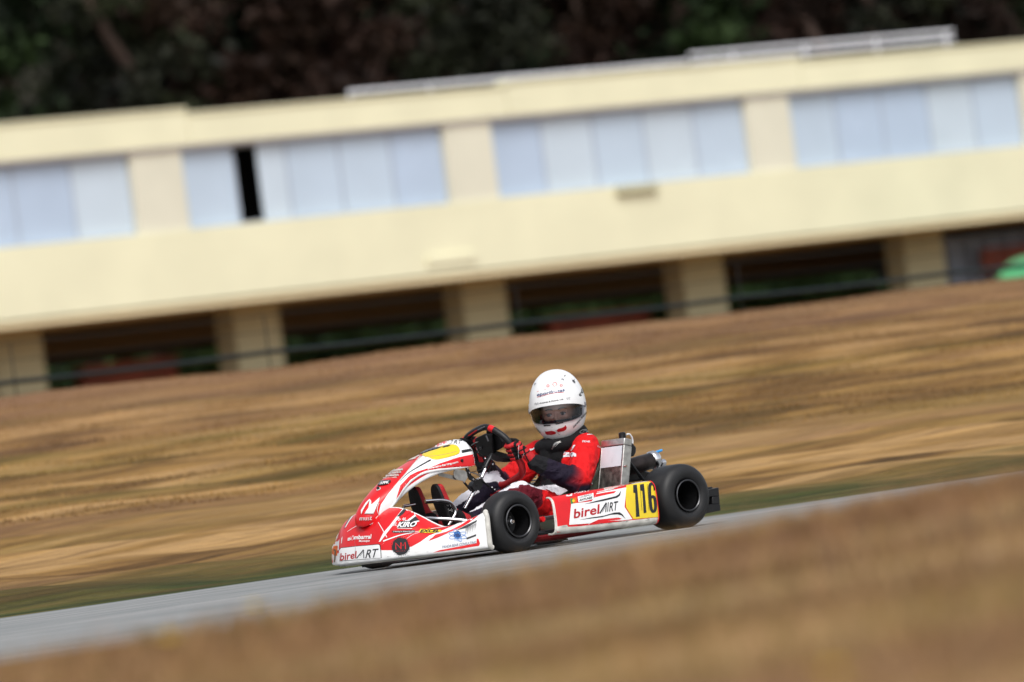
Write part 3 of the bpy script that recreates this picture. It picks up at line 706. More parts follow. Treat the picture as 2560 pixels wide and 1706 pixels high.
f.line(2, [(560, 1030), (600, 1000), (660, 930), (770, 840), (830, 740), (900, 630), (1000, 520), (1120, 450), (1280, 415), (1480, 395), (1660, 385), (1712, 350), (1700, 290), (1630, 200), (1560, 120)], 7.5, WHITE, 2, 5)
# white body of the panel, from the lower lobe up under the yellow plate
f.fill(2, [(648, 932), (640, 870), (662, 792), (740, 680), (860, 540), (980, 400), (1110, 272), (1180, 290), (1240, 318), (1420, 300), (1690, 262), (1712, 380), (1660, 396), (1480, 402), (1280, 425), (1120, 462), (1000, 532), (905, 640), (835, 755), (770, 850), (690, 918)], WHITE, 1)
f.fill(2, [(1255, 165), (1290, 90), (1400, 60), (1500, 80), (1590, 125), (1665, 225), (1690, 262), (1540, 300), (1420, 300), (1240, 320), (1110, 275), (1180, 215), (1260, 180)], WHITE, 1)
f.fill(2, [(870, 590), (980, 480), (1060, 440), (1180, 400), (1090, 455), (980, 530), (900, 620), (850, 700), (820, 740), (850, 650)], RED, 2)        # long red streak
f.fill(2, [(1030, 465), (1110, 430), (1300, 350), (1500, 282), (1655, 248), (1700, 330), (1700, 360), (1660, 378), (1480, 386), (1280, 405), (1150, 430), (1090, 455)], RED, 2)
f.fill(2, [(1110, 262), (1180, 215), (1270, 180), (1400, 150), (1480, 155), (1515, 195), (1512, 240), (1450, 268), (1330, 300), (1245, 312), (1190, 290)], YEL, 3, smooth=2)
f.fill(2, [(1090, 245), (1160, 210), (1250, 178), (1330, 176), (1290, 195), (1200, 222), (1150, 240)], BLK, 4)
f.fill(2, [(1325, 180), (1370, 158), (1420, 156), (1405, 170), (1350, 184)], BLK, 4)
f.fill(2, [(1535, 208), (1630, 190), (1645, 215), (1540, 238)], BLK, 3)
f.line(2, [(1205, 315), (1080, 385), (960, 460), (870, 545)], (3.6, .4), BLK, 3)
f.line(2, [(1150, 285), (1330, 260), (1480, 222)], .5, GREY, 4)
f.text(2, 'birel', (1275, 170), (1378, 130), (4, -38), RED, 3, 0.0)
for k in range(3): f.line(2, [(1398 + 12 * k, 152 - 3 * k), (1440 + 6 * k, 98 + 2 * k)], .9, BLK, 3, smooth=0)
f.text(2, 'RT', (1455, 140), (1530, 142), (18, -40), BLK, 3, .0)
f.text(2, 'www.kiro-karting.com', (1165, 418), (1498, 340), (-3, -22), WHITE, 4, .03)
f.fill(2, [(560, 800), (650, 718), (640, 760), (580, 895), (488, 895), (530, 830), (545, 745), (500, 810), (470, 860), (455, 900), (452, 860), (500, 780), (545, 738), (560, 760)], WHITE, 3)
f.text(2, 'must', (440, 968), (560, 960), (6, -52), WHITE, 4, -.005)
f.line(2, [(640, 780), (620, 850), (650, 935)], 1., WHITE, 2)
f.line(2, [(1098, 272), (1000, 385), (900, 500), (800, 610)], (1.8, 1.2), WDIRTY, 3)
for k, tx in enumerate(('INTERNACIONAL', 'DE KARTING', 'BOMBARRAL')):
    f.text(2, tx, (775 - 27 * k, 442 + 27 * k), (905 - 22 * k, 425 + 30 * k), (5, -17), WDIRTY, 4, .02)
f.line(2, [(690, 512), (838, 500)], 1.2, WDIRTY, 3, 0); f.line(2, [(770, 424), (905, 416)], .8, WDIRTY, 3, 0)
f.fill(2, [(630, 592), (668, 540), (770, 532), (772, 550), (735, 576), (700, 584)], BLK, 3); f.text(2, 'APPK', (655, 584), (752, 570), (6, -28), WHITE, 4, .03)
f.text(2, 'TEAM KIRO', (935, 325), (1040, 300), (10, -15), WDIRTY, 4, .01); f.line(2, [(960, 300), (1085, 262)], 1.6, WDIRTY, 3, 0)
ob = part(fair.mb, 'front_fairing', fixn=False); sm = ob.modifiers.new('solid', 'SOLIDIFY'); sm.thickness = .0035; sm.offset = -1 if fair.sign > 0 else 1
for c_, x, y in ((2, 1535, 318), (2, 640, 628)):
    i, j = fair.inv(px(c_, x, y)); p = fair.samp(fair.P, i, j); n = fair.sign * fair.samp(fair.n, i, j)
    m_ = MB(); m_.lathe([(.010, .0015), (.010, .004), (.001, .004)], p, n, WHITE, 20); m_.lathe([(.0065, .004), (.0065, .011), (.004, .014), (.001, .014)], p, n, BM, 14); part(m_, 'fixing_bolt', ob)

# ---- front bumper / nose
bb = np.array([-.50, -.42, -.33, -.22, -.13, 0, .13, .22, .33, .42, .50])
Ba = np.array([.185, .27, .36, .43, .468, .475, .468, .43, .36, .27, .175]); Bz = np.array([.054, .054, .052, .051, .050, .050, .050, .050, .048, .046, .045])
Ma = Ba - np.array([.006, .008, .01, .012, .012, .012, .012, .012, .012, .01, .006]); Mz = np.array([.150, .135, .122, .116, .112, .112, .112, .112, .118, .140, .172])
Ta = np.array([.14, .20, .25, .325, .335, .335, .335, .305, .245, .205, .150]); Tz = np.array([.195, .170, .160, .235, .258, .262, .258, .222, .150, .158, .192])
bu = np.linspace(-.50, .50, 81)
def si(q): 
    P_ = np.array(smooth_path([np.array([x, y]) for x, y in zip(bb, q)], 8)); return np.interp(bu, P_[:, 0], P_[:, 1])
ba, bz, ma, mz, ta, tz = (si(q) for q in (Ba, Bz, Ma, Mz, Ta, Tz)); tw = bu * .94; mwid = bu * .995
vs_ = np.linspace(0, 1, 45); P = np.zeros((len(bu), len(vs_), 3))
for j, v in enumerate(vs_):
    # quadratic pieces: front face 0-.38, hood .38-1 with a rounded shoulder
    if v < .1: t = v / .1; a = ba - .012 * (1 - t) ** 2; z = bz - .006 * (1 - t) + 0 * bu; b = bu * 1.
    elif v < .38: t = (v - .1) / .28; a = ba + (ma - ba) * t ** 1.5; z = bz + (mz - bz) * t; b = bu + (mwid - bu) * t
    else:
        t = (v - .38) / .62; hump = np.sin(pi * t) * .022 * (1 - (bu / .5) ** 2) + np.sin(pi * t) * .004
        a = ma + (ta - ma) * t + hump * .5; z = mz + (tz - mz) * t ** .9 + hump; b = mwid + (tw - mwid) * t
    P[:, j] = np.stack([-a, -b, z], -1)
# soften the crease
for _ in range(2): P[:, 1:-1] = .5 * P[:, 1:-1] + .25 * (P[:, :-2] + P[:, 2:])
nose = Panel(P, RED).orient(K(.1, 0, -.1)); nose.edge(lambda i, j: j < 5 or i < 2 or i > 76, WHITE); f = nose
f.fill(2, [(112, 1340), (112, 1450), (140, 1500), (330, 1490), (700, 1440), (1100, 1385), (1500, 1330), (1820, 1285), (1820, 1200), (1790, 1120), (1770, 1000), (1800, 930), (1760, 875), (1700, 872), (1560, 975), (1330, 1075), (1190, 1130), (1090, 1200), (1000, 1250), (790, 1290), (670, 1290), (640, 1240), (420, 1250), (215, 1290), (205, 1320)], WHITE, 1)
f.fill(2, [(205, 1290), (228, 1262), (420, 1240), (640, 1222), (660, 1232), (668, 1300), (672, 1375), (215, 1410)], BLK, 2)
f.fill(2, [(211, 1296), (232, 1268), (420, 1247), (638, 1229), (653, 1238), (661, 1300), (665, 1373), (219, 1404)], WHITE, 3)
f.text(2, 'birel', (222, 1402), (398, 1375), (6, -80), RED2, 4, .02)
f.line(2, [(402, 1378), (478, 1285)], 2.6, BLK, 4, 0); f.line(2, [(478, 1285), (482, 1375)], 2.2, BLK, 4, 0); f.line(2, [(440, 1352), (478, 1305)], 1.2, GREY, 4, 0)
f.text(2, 'RT', (497, 1376), (618, 1364), (26, -96), BLK, 4, .012)
f.line(2, [(672, 1160), (700, 1200), (672, 1230)], .1, WHITE, 2)
# stripes of the hood
f.line(2, [(375, 885), (310, 980), (255, 1090), (235, 1215)], (4.2, 1.4), WHITE, 2); f.line(2, [(352, 905), (300, 985), (262, 1060)], (2.6, .6), CARB, 3)
f.line(2, [(425, 1012), (340, 1060), (270, 1110)], (1.1, .8), WHITE, 2)
f.fill(2, [(920, 815), (950, 815), (880, 905), (820, 985), (740, 1090), (660, 1195), (640, 1200), (690, 1100), (760, 1020), (830, 930)], WHITE, 2)
f.fill(2, [(930, 822), (960, 822), (900, 905), (868, 925), (838, 925), (880, 875)], CARB, 3)
f.line(2, [(635, 985), (680, 1060), (730, 1150)], (1.5, 2.2), WHITE, 2)
f.fill(2, [(870, 925), (985, 838), (1010, 862), (905, 935)], RED, 3); f.fill(2, [(985, 838), (1025, 870), (1060, 960), (1085, 975), (1000, 1005), (945, 1010), (920, 960), (1010, 880)], WHITE, 2)
f.fill(2, [(905, 965), (1020, 872), (1028, 905), (950, 965)], RED, 3); f.fill(2, [(955, 985), (1040, 922), (1080, 965), (985, 985)], CARB, 3)
f.line(2, [(790, 1290), (830, 1190), (1000, 1110), (1120, 1085)], (.1, .1), WHITE, 2)
f.line(2, [(690, 1190), (860, 1130), (1000, 1100), (1090, 1080)], (3.4, .6), WHITE, 2); f.line(2, [(930, 1175), (1010, 1120), (1090, 1095)], .9, WHITE, 2)
f.line(2, [(1190, 1060), (1290, 1045), (1400, 1030)], (1.6, .4), WHITE, 2)
f.fill(2, [(1150, 1215), (1260, 1120), (1385, 1085), (1400, 1100), (1290, 1150), (1180, 1190)], RED, 2)
f.line(2, [(1120, 1215), (1200, 1145), (1330, 1085), (1560, 975)], (1.4, 1.6), WHITE, 3)
f.line(2, [(1710, 905), (1600, 990), (1480, 1055), (1380, 1095), (1200, 1170)], (7.6, 2.), RED, 3); f.line(2, [(1708, 898), (1600, 975), (1450, 1055)], (.9, .6), WHITE, 4)
f.fill(2, [(1715, 958), (1600, 1012), (1480, 1075), (1530, 1062), (1600, 1045), (1700, 985)], CARB, 3)
for x in range(1590, 1700, 9): f.line(2, [(x, 1050 - (x - 1590) * .5), (x - 4, 1050 - (x - 1590) * .5 + 30 + (x * 37 % 50))], (1.4, .2), GREY if x % 2 else CARB, 3, 0)
f.fill(2, [(1590, 1155), (1700, 1115), (1698, 1135), (1600, 1172)], CARB, 3)
f.fill(2, [(1705, 1165), (1725, 1165), (1742, 1215), (1730, 1240), (1560, 1268), (1230, 1315), (1300, 1290), (1560, 1240), (1705, 1212)], RED, 3)
f.text(2, 'PANDA BEAR CONSULTING', (1332, 1268), (1698, 1216), (3, -30), DBLUE, 4, .0)
# blue atom
c0 = np.array([1495, 1120.])
f.fill(2, [tuple(c0 + np.array([40 * cos(t) * (1 + .12 * sin(7 * t)), 42 * sin(t) * (1 + .12 * cos(5 * t))])) for t in np.linspace(0, 2 * pi, 22, endpoint=False)], DBLUE, 3)
for an in (.35, -.45, 1.2):
    f.line(2, [tuple(c0 + [4, 8] + np.array([100 * cos(t) * cos(an) - 26 * sin(t) * sin(an), 100 * cos(t) * sin(an) * .7 + 26 * sin(t) * cos(an)])) for t in np.linspace(0, 2 * pi, 20, endpoint=False)], 1.1, BLUE, 4, 2, closed=True)
for k in range(5): f.line(2, [(1470 + 14 * k, 1150), (1468 + 14 * k, 1195)], (1.6, .4), BLUE, 3, 0)
# black disc with red monogram
c0 = np.array([880, 1248.])
f.fill(2, [tuple(c0 + np.array([(94 + 4 * sin(5 * t)) * cos(t), (94 + 4 * cos(7 * t)) * sin(t)])) for t in np.linspace(0, 2 * pi, 32, endpoint=False)], BLK, 4)
for k in range(26):
    t = k * .2417; r0 = 97 + (k * 7 % 5) * 2; f.line(2, [tuple(c0 + [r0 * cos(t), r0 * sin(t)]), tuple(c0 + [r0 * cos(t + .12), (r0 + 4) * sin(t + .12)])], .9, BLK, 4, 0)
f.line(2, [(830, 1282), (826, 1212), (880, 1268), (884, 1205)], 2.4, RED, 5, 0); f.line(2, [(884, 1278), (886, 1210), (908, 1242), (930, 1202), (934, 1278)], 2.4, RED, 5, 0)
f.text(2, 'M O U R A', (832, 1306), (930, 1300), (0, -9), RED2, 5, .01)
f.text(2, 'B', (305, 1185), (338, 1182), (6, -46), WHITE, 4, .03); f.line(2, [(345, 1182), (352, 1150), (366, 1132), (372, 1160), (358, 1182)], .9, WHITE, 4); f.text(2, 'mbarral', (374, 1172), (560, 1162), (6, -46), WHITE, 4, .03)
f.text(2, 'Município', (428, 1200), (545, 1197), (4, -22), WHITE, 4, .02)
f.fill(2, [(840, 1040), (850, 1000), (880, 975), (1000, 972), (1052, 990), (1052, 1022), (1010, 1042), (870, 1050)], BLK, 4)
f.text(2, 'KIRO', (838, 1040), (1045, 1034), (14, -54), WHITE, 5, .035, .25); f.line(2, [(845, 1052), (1005, 1056)], 1.2, WHITE, 5, 0)
for k in range(4):
    for q in range(3):
        if (k + q) % 2 == 0: f.fill(2, [(822 + 14 * k, 938 + 11 * q), (835 + 14 * k, 940 + 11 * q), (838 + 14 * k, 950 + 11 * q), (825 + 14 * k, 949 + 11 * q)], WHITE, 4, 8)
        if (k + q) % 2: f.fill(2, [(896 + 9 * k, 940 + 10 * q), (904 + 9 * k, 938 + 10 * q), (907 + 9 * k, 948 + 10 * q), (899 + 9 * k, 950 + 10 * q)], WHITE, 4, 8)
        if (k + q) % 2: f.fill(2, [(788 + 11 * k, 990 + 12 * q), (798 + 11 * k, 990 + 12 * q), (802 + 11 * k, 1001 + 12 * q), (792 + 11 * k, 1002 + 12 * q)], WHITE, 4, 8)
f.fill(2, [(782, 1080), (1035, 1072), (1032, 1098), (800, 1100)], BLK, 4); f.text(2, 'O Karting ao alcance de todos', (798, 1095), (1028, 1092), (2, -14), WHITE, 5, .01)
f.fill(2, [(1075, 1092), (1095, 1060), (1320, 1072), (1325, 1090), (1250, 1104), (1100, 1102)], YEL, 4); f.text(2, 'EXCEL', (1088, 1098), (1300, 1096), (8, -30), BLK, 5, .05, .2)
f.fill(2, [(1170, 1060), (1185, 1046), (1205, 1050), (1208, 1062)], ORANGE, 4)
rs2 = np.random.default_rng(3)
for q in range(26):
    x = rs2.uniform(230, 1600); y = 1440 - (x - 200) * .105 - abs(rs2.normal(0, 22)); f.line(2, [(x, y), (x + rs2.uniform(8, 45), y - rs2.uniform(-3, 9))], (rs2.uniform(.3, .9), .15), WDIRTY if q % 3 else GREY, 5, 0)
f.line(2, [(382, 1180), (390, 1260), (386, 1340)], (.3, .9), GREY, 5)
# far (right-hand) flank: white with red bands, orange lamp-shaped sticker
f.fill(2, [(120, 1100), (200, 1095), (215, 1140), (205, 1290), (150, 1290), (95, 1240), (100, 1150)], WHITE, 1)
f.fill(2, [(118, 1098), (150, 1095), (140, 1160), (95, 1200)], RED, 2); f.fill(2, [(150, 1240), (195, 1240), (190, 1350), (150, 1345), (135, 1290)], ORANGE, 2)
f.line(2, [(150, 1290), (170, 1300), (160, 1420)], (5, 3), mat('rust_stain', (.16, .09, .05), .8), 3)
for x in (262, 300, 372): f.line(2, [(x, 1446), (x + 14, 1449)], (1.4, .4), GREY, 3, 0)
mb = nose.mb
# rolled rear edges of the two wings, rolled lower lip
for sgn in (0, -1):
    pth = [nose.P[sgn, j] + np.array([.006, .0, 0]) for j in range(0, len(vs_), 4)]; mb.tube(pth, .0115, WDIRTY, 12, n=2)
mb.tube([nose.P[i, -1] + [.002, 0, -.003] for i in range(0, len(bu), 4)], .005, WHITE, 8, n=2)
mb.tube([nose.P[i, 0] + [.006, 0, .004] for i in range(0, len(bu), 4)], .006, WDIRTY, 8, n=2)
ob = part(mb, 'front_bumper', fixn=False)
# inner backing of the bumper
m_ = MB(); Q = nose.P[::4, ::4].copy(); Q[:, :, 0] += .02; Q[:, :, 1] *= .97; Q[:, :, 2] -= .008; m_.grid(Q, WDIRTY); part(m_, 'bumper_backing', fixn=False)

# ---- side pods
def pod_surface(sg):
    loop = [(.455, .043), (.480, .041), (.497, .047), (.506, .062), (.503, .10), (.494, .15), (.484, .192), (.476, .212), (.462, .226), (.448, .232), (.436, .231)]
    L_ = np.array(smooth_path([np.array(q) for q in loop], 6)); us = np.concatenate([[0, .004, .012, .03], np.linspace(.06, .94, 34), [.97, .988, .996, 1]])
    P = np.zeros((len(us), len(L_), 3))
    for i, u in enumerate(us):
        e = min(u, 1 - u) / .03; rd_ = 1 - .10 * max(0, 1 - e) ** 2 if e < 1 else 1.
        for j, (b, z) in enumerate(L_):
            t = (z - .04) / .19
            a0 = -.205 - .030 * t; a1 = -.800 - .030 * t
            zz = .04 + (z - .04) * (.925 + .05 * u) + (.018 * (1 - u) - .004) * (1 - t)     # belly rises slightly to the front
            zz = .14 + (zz - .14) * (1 - .35 * (1 - rd_)); bb_ = .45 + (b - .45) * (1 - 1.2 * (1 - rd_))
            P[i, j] = K(a0 + (a1 - a0) * u, sg * bb_, zz)
    return P
Pp = pod_surface(1)
pod = Panel(Pp, RED).orient(K(-.5, .40, .14)); pod.edge(lambda i, j: j < 14 or i < 2, WDIRTY); f = pod
f.fill(1, [(1296, 940), (1310, 960), (1345, 966), (1500, 955), (1700, 938), (1868, 918), (1872, 880), (1860, 884), (1640, 908), (1440, 932), (1370, 936), (1362, 928), (1312, 938), (1285, 800), (1283, 792), (1296, 785), (1290, 805)][:11] + [(1362, 925), (1310, 935)], WDIRTY, 1)
f.fill(5, [(405, 905), (470, 915), (640, 895), (700, 800), (1040, 735), (1020, 960), (1110, 1100), (960, 1120), (600, 1150), (380, 1165)], WHITE, 2)
f.fill(5, [(1040, 712), (1200, 680), (1385, 655), (1402, 690), (1415, 860), (1450, 1060), (1445, 1072), (1120, 1098), (1035, 960), (1032, 800)], YEL, 2)
# number 116 with thin outline
def num(lv, m, g_):
    f.fill(5, [(1118, 712 - g_), (1160 + g_, 705 - g_), (1192 + g_, 1070 + g_), (1150 - g_, 1075 + g_), (1140 - g_, 800), (1118 - g_, 796)], m, lv)
    f.fill(5, [(1200 - g_, 705 - g_), (1242 + g_, 695 - g_), (1270 + g_, 1025 + g_), (1238 - g_, 1032 + g_), (1222 - g_, 775), (1200 - g_, 772)], m, lv)
num(4, BLK, 0)
for q, l_ in (([(1196, 700), (1206, 860), (1218, 1000)], 5), ([(1278, 700), (1290, 850), (1300, 1000)], 5)): f.line(5, q, .8, BLK, l_, 4)
f.line(5, [(1370, 770), (1362, 715), (1335, 696), (1310, 715), (1308, 800), (1322, 960), (1340, 1010), (1366, 1000), (1374, 950), (1366, 870), (1348, 842), (1322, 850)], 7.4, BLK, 4, 5)
f.fill(5, [(690, 815), (790, 795), (925, 775), (900, 800), (780, 825), (672, 850)], RED, 3); f.line(5, [(665, 855), (690, 800), (740, 775)], 1.6, RED, 3)
f.fill(5, [(545, 930), (700, 888), (920, 835), (950, 815), (980, 770), (965, 830), (930, 855), (780, 890), (640, 915)], BLK, 3)
f.fill(5, [(490, 1110), (640, 1080), (780, 1060), (900, 1025), (960, 1020), (995, 1045), (1030, 1098), (980, 1055), (940, 1045), (860, 1050), (760, 1078), (620, 1095)], BLK, 3)
f.fill(5, [(620, 1150), (720, 1105), (950, 1082), (985, 1095), (960, 1105), (820, 1118), (1000, 1115), (1100, 1105), (960, 1128), (640, 1165)], RED, 3)
f.line(5, [(612, 1125), (606, 1165)], 1., WHITE, 4, 0)
f.text(5, 'birel', (432, 1092), (724, 1035), (6, -110), RED2, 4, .02)
f.line(5, [(732, 1034), (808, 912)], 3.2, BLK, 4, 0); f.line(5, [(760, 1022), (808, 935)], 1.4, GREY, 4, 0); f.line(5, [(808, 915), (800, 1020)], 2.4, BLK, 4, 0); f.line(5, [(830, 905), (822, 1015)], 2., BLK, 4, 0)
f.text(5, 'RT', (840, 1012), (932, 996), (12, -108), BLK, 4, .012)
f.fill(5, [(390, 862), (465, 850), (465, 915), (395, 925)], ORANGE, 3); f.fill(5, [(392, 864), (420, 860), (424, 922), (398, 924)], GREENF, 4, 5); f.fill(5, [tuple(np.array([428, 890]) + 16 * np.array([cos(t), sin(t)])) for t in np.linspace(0, 6.28, 12, endpoint=False)], YEL, 5, 6)
f.fill(5, [(478, 842), (660, 800), (664, 868), (486, 908)], WHITE, 3); f.text(5, 'LOURENÇO', (500, 862), (640, 828), (2, -22), BLK, 4, .01); f.text(5, 'ANTUNES', (492, 896), (645, 862), (2, -24), BLK, 4, .04, .2)
f.text(5, 'MUST', (440, 815), (620, 782), (10, -26), WHITE, 4, .0); f.fill(5, [(345, 840), (352, 822), (380, 832), (405, 812), (420, 808), (412, 835), (385, 840)], WHITE, 4)
f.fill(5, [(780, 745), (1015, 698), (1012, 716), (790, 770)], WDIRTY, 3); f.text(5, 'www.kiro-karting.com', (790, 760), (1010, 715), (4, -18), RED, 4, 0)
f.fill(5, [(1095, 690), (1300, 652), (1300, 664), (1110, 698)], WHITE, 3); f.text(5, 'KIRO KARTING', (1120, 692), (1290, 662), (2, -14), GREY, 4, .0)
f.line(5, [(700, 790), (900, 752)], 1.4, WHITE, 3, 0)
for q in range(24):
    x = rs2.uniform(300, 1400); y = 1195 - (x - 300) * .085 - abs(rs2.normal(0, 16)); f.line(5, [(x, y), (x + rs2.uniform(10, 60), y - rs2.uniform(-2, 8))], (rs2.uniform(.4, 1.0), .15), GREY if q % 2 else BLK, 5, 0)
mb = pod.mb; mb.tube(list(Pp[0][::3]), .0042, WDIRTY, 10); mb.tube(list(Pp[-1][::3]), .004, RED, 8)
ob = part(mb, 'side_pod', fixn=False)
m_ = MB(); Q = Pp[::3, ::3].copy(); Q[:, :, 1] += .006; m_.grid(Q, WDIRTY); part(m_, 'pod_lining', ob, fixn=False)
Pr = Pp.copy(); Pr[:, :, 1] *= -1; rp = Panel(Pr, RED, flip=True); rp.mb.tube(list(Pr[0][::3]), .005, WDIRTY, 10); rp.mb.tube(list(Pr[-1][::3]), .004, RED, 8)
ob = part(rp.mb, 'side_pod', fixn=False)
m_ = MB(); Q = Pr[::3, ::3].copy(); Q[:, :, 1] -= .006; m_.grid(Q, WDIRTY); part(m_, 'pod_lining', ob, fixn=False)

# ---- chassis
m_ = MB()
for sg in (1, -1):
    m_.tube([K(.30, sg * .16, .045), K(.20, sg * .20, .045), K(.05, sg * .27, .045), K(-.12, sg * .33, .045), K(-.45, sg * .34, .045), K(-.70, sg * .31, .05), K(-1.05, sg * .31, .06)], .014, FRAME_RED, 12, n=5)
for a, b in ((.30, .16), (-.12, .33), (-.45, .34), (-1.05, .31)): m_.tube([K(a, -b, .045 if a > -1 else .06), K(a, b, .045 if a > -1 else .06)], .013, FRAME_RED, 12)
m_.tube([K(.06, .27, .05), K(.0, .34, .09)], .014, FRAME_RED, 10); m_.tube([K(.06, -.27, .05), K(.0, -.34, .09)], .014, FRAME_RED, 10)
part(m_, 'frame')
m_ = MB(); m_.prism([K(.33, -.17, .022), K(.33, .17, .022), K(.08, .28, .022), K(-.42, .33, .022), K(-.42, -.33, .022), K(.08, -.28, .022)], (0, 0, .006), BM); part(m_, 'floor_tray')
m_ = MB(); m_.tube([K(-.12, .36, .075), K(-.14, .43, .075), K(-.22, .45, .07), K(-.75, .44, .07), K(-.80, .40, .07), K(-.80, .33, .06)], .010, BM, 10, n=5); m_.tube([K(-.2, .445, .13), K(-.74, .43, .13)], .009, CHR, 10); part(m_, 'side_bar')
m_ = MB(); m_.tube([K(-.12, -.36, .075), K(-.14, -.43, .075), K(-.22, -.45, .07), K(-.75, -.44, .07), K(-.80, -.40, .07), K(-.80, -.33, .06)], .010, BM, 10, n=5); part(m_, 'side_bar')
m_ = MB(); m_.tube([K(-.18, .30, .118), K(-.19, .45, .128)], .012, RED, 12); part(m_, 'side_bar_mount')
m_ = MB(); m_.box(K(-.20, .36, .09), (.05, .05, .05), BM); m_.tube([K(-.20, .36, .06), K(-.20, .36, .12)], .012, STEEL, 10); part(m_, 'bar_clamp')
m_ = MB()
for sg in (1, -1):   # kingpins and stub axles
    m_.tube([K(0, sg * .345, .09), K(0, sg * .345, .18)], .016, BM, 12); m_.tube([K(0, sg * .34, .135), K(0, sg * .42, .135)], .012, STEEL, 12)
    m_.tube([K(-.02, sg * .34, .13), K(-.08, sg * .30, .125)], .008, BM, 8)
m_.tube([K(-.08, .30, .125), K(-.06, .02, .13)], .007, ALU, 8); m_.tube([K(-.08, -.30, .125), K(-.06, -.02, .13)], .007, ALU, 8)
part(m_, 'steering_linkage')
m_ = MB(); m_.tube([K(-.975, -.40, .143), K(-.975, .40, .143)], .0125, STEEL, 14); part(m_, 'rear_axle')
m_ = MB(); m_.lathe([(.02, -.004), (.085, -.004), (.085, .004), (.02, .004)], K(-.975, .17, .143), (0, 1, 0), STEEL, 32); part(m_, 'brake_disc')
# nose hoops and pedals
m_ = MB(); m_.tube([onb(2, 1085, 940, .12), onb(2, 1250, 945, .20), onb(2, 1420, 952, .25), onb(2, 1600, 968, .30)], .0085, CHR, 12, n=4); part(m_, 'nose_bar')
m_ = MB(); m_.tube([onb(2, 1145, 755, .12), onb(2, 1300, 745, .13), onb(2, 1405, 762, .13), onb(2, 1462, 820, .13), onb(2, 1475, 880, .13), onb(2, 1440, 950, .13), onb(2, 1395, 1020, .13)], .0072, CHR, 12, n=5)
m_.tube([onb(2, 1150, 768, .118), onb(2, 1300, 762, .128), onb(2, 1400, 780, .128)], .0065, BM, 10, n=4); part(m_, 'brake_pedal')
m_ = MB(); m_.tube([onb(2, 905, 812, -.06), onb(2, 1030, 790, -.06)], .007, CHR, 12); m_.tube([onb(2, 905, 812, -.06), onb(2, 930, 960, -.06)], .006, CHR, 10); part(m_, 'throttle_pedal')
m_ = MB(); m_.bx(.12, .28, -.10, .10, .03, .17, BP); part(m_, 'fuel_tank', bevel=.02)

# ---- steering
HUB = np.array([.395, 0, .412]); nW = np.array([-.915, 0, -.4]); nW = K(.915, 0, -.4); nW /= np.linalg.norm(nW)     # points forward and down
def onw(c, x, y, off=0.): return onplane(c, x, y, HUB + nW * off, nW)
ring = [(402, 335), (540, 225), (680, 172), (790, 200), (905, 272), (1000, 350), (1075, 445), (1120, 560), (1205, 690), (1240, 790), (1225, 880), (1130, 955), (940, 1045), (800, 985), (700, 890), (600, 760), (500, 590), (430, 450)]
W_ = [onw(3, *q) for q in ring]; n_ = len(W_); WP = smooth_path(W_, 5, True)
def seg(i, j): return [WP[k % len(WP)] for k in range(i * 5, j * 5 + 1)]
m_ = MB(); m_.tube(seg(2, 8), .0140, BP, 16); m_.tube(seg(13, 20), .0140, BP, 16); m_.tube(seg(7, 14), .0155, RED2 if 0 else mat('red_grip', (.42, .008, .012), .6, bump=.3), 16)
m_.tube([WP[k] for k in range(13, 17)], .0146, RED, 16); wh = part(m_, 'steering_wheel')
m_ = MB(); q = [onw(3, x, y, .005) for x, y in ((400, 318), (540, 208), (680, 140), (690, 178), (560, 240), (415, 350))]; m_.prism(q, nW * .012, BP); part(m_, 'top_pad', wh, bevel=.004)
m_ = MB(); q = [onw(3, x, y, .018) for x, y in ((420, 295), (545, 212), (560, 222), (435, 305))]; m_.prism(q, nW * .001, RED); q = [onw(3, x, y, .018) for x, y in ((560, 205), (675, 155), (680, 168), (570, 220))]; m_.prism(q, nW * .001, GREY); part(m_, 'wheel_badge', wh)
m_ = MB(); q = [onw(3, x, y, -.012) for x, y in ((700, 960), (1060, 660), (1150, 640), (1210, 780), (1200, 860), (1130, 905), (950, 1000), (850, 960), (760, 860))]
for s0, s1 in (((790, 560), (1130, 640)), ((760, 560), (700, 900)), ((740, 540), (500, 590)), ((760, 520), (740, 215))):
    a_, b_ = onw(3, *s0), onw(3, *s1); u_ = b_ - a_; pr = np.cross(u_, nW); pr = pr / np.linalg.norm(pr) * .012; m_.prism([a_ - pr * 1.5, a_ + pr * 1.5, b_ + pr, b_ - pr], nW * .004, BM)
part(m_, 'spokes', wh)
m_ = MB(); m_.prism([onw(3, x, y, .004) for x, y in ((548, 330), (690, 262), (800, 255), (830, 560), (700, 605), (620, 540), (560, 430))], nW * .012, BP)
m_.prism([onw(3, x, y, -.004) for x, y in ((690, 262), (800, 240), (880, 312), (935, 400), (930, 492), (800, 562), (720, 560), (700, 420))], nW * -.03, BP); dash = part(m_, 'dashboard_display', bevel=.003)
m_ = MB(); m_.lathe([(.001, .022), (.006, .022), (.0062, .016)], onw(3, 660, 450), nW, BM, 20); m_.lathe([(.0045, .0225), (.005, .023), (.0055, .0225)], onw(3, 660, 450), nW, GREY, 20); part(m_, 'dial', dash)
for x, y in ((597, 450), (608, 480), (622, 515), (600, 470)): m_ = MB(); m_.lathe([(.0022, .015), (.0022, .021), (.0001, .021)], onw(3, x, y), nW, CHR, 8); part(m_, 'screw', dash)
m_ = MB(); m_.prism([onw(3, x, y, .017) for x, y in ((686, 300), (706, 292), (740, 378), (722, 386))], nW * .001, GREY); part(m_, 'sticker', dash)
m_ = MB(); m_.tube([onw(3, 580, 395, .02), onw(3, 540, 405, .03), onw(3, 470, 450, .05)], .0032, BM, 8, n=3); part(m_, 'toggle_lever', dash)
m_ = MB(); p0 = onw(3, 760, 560, .0)
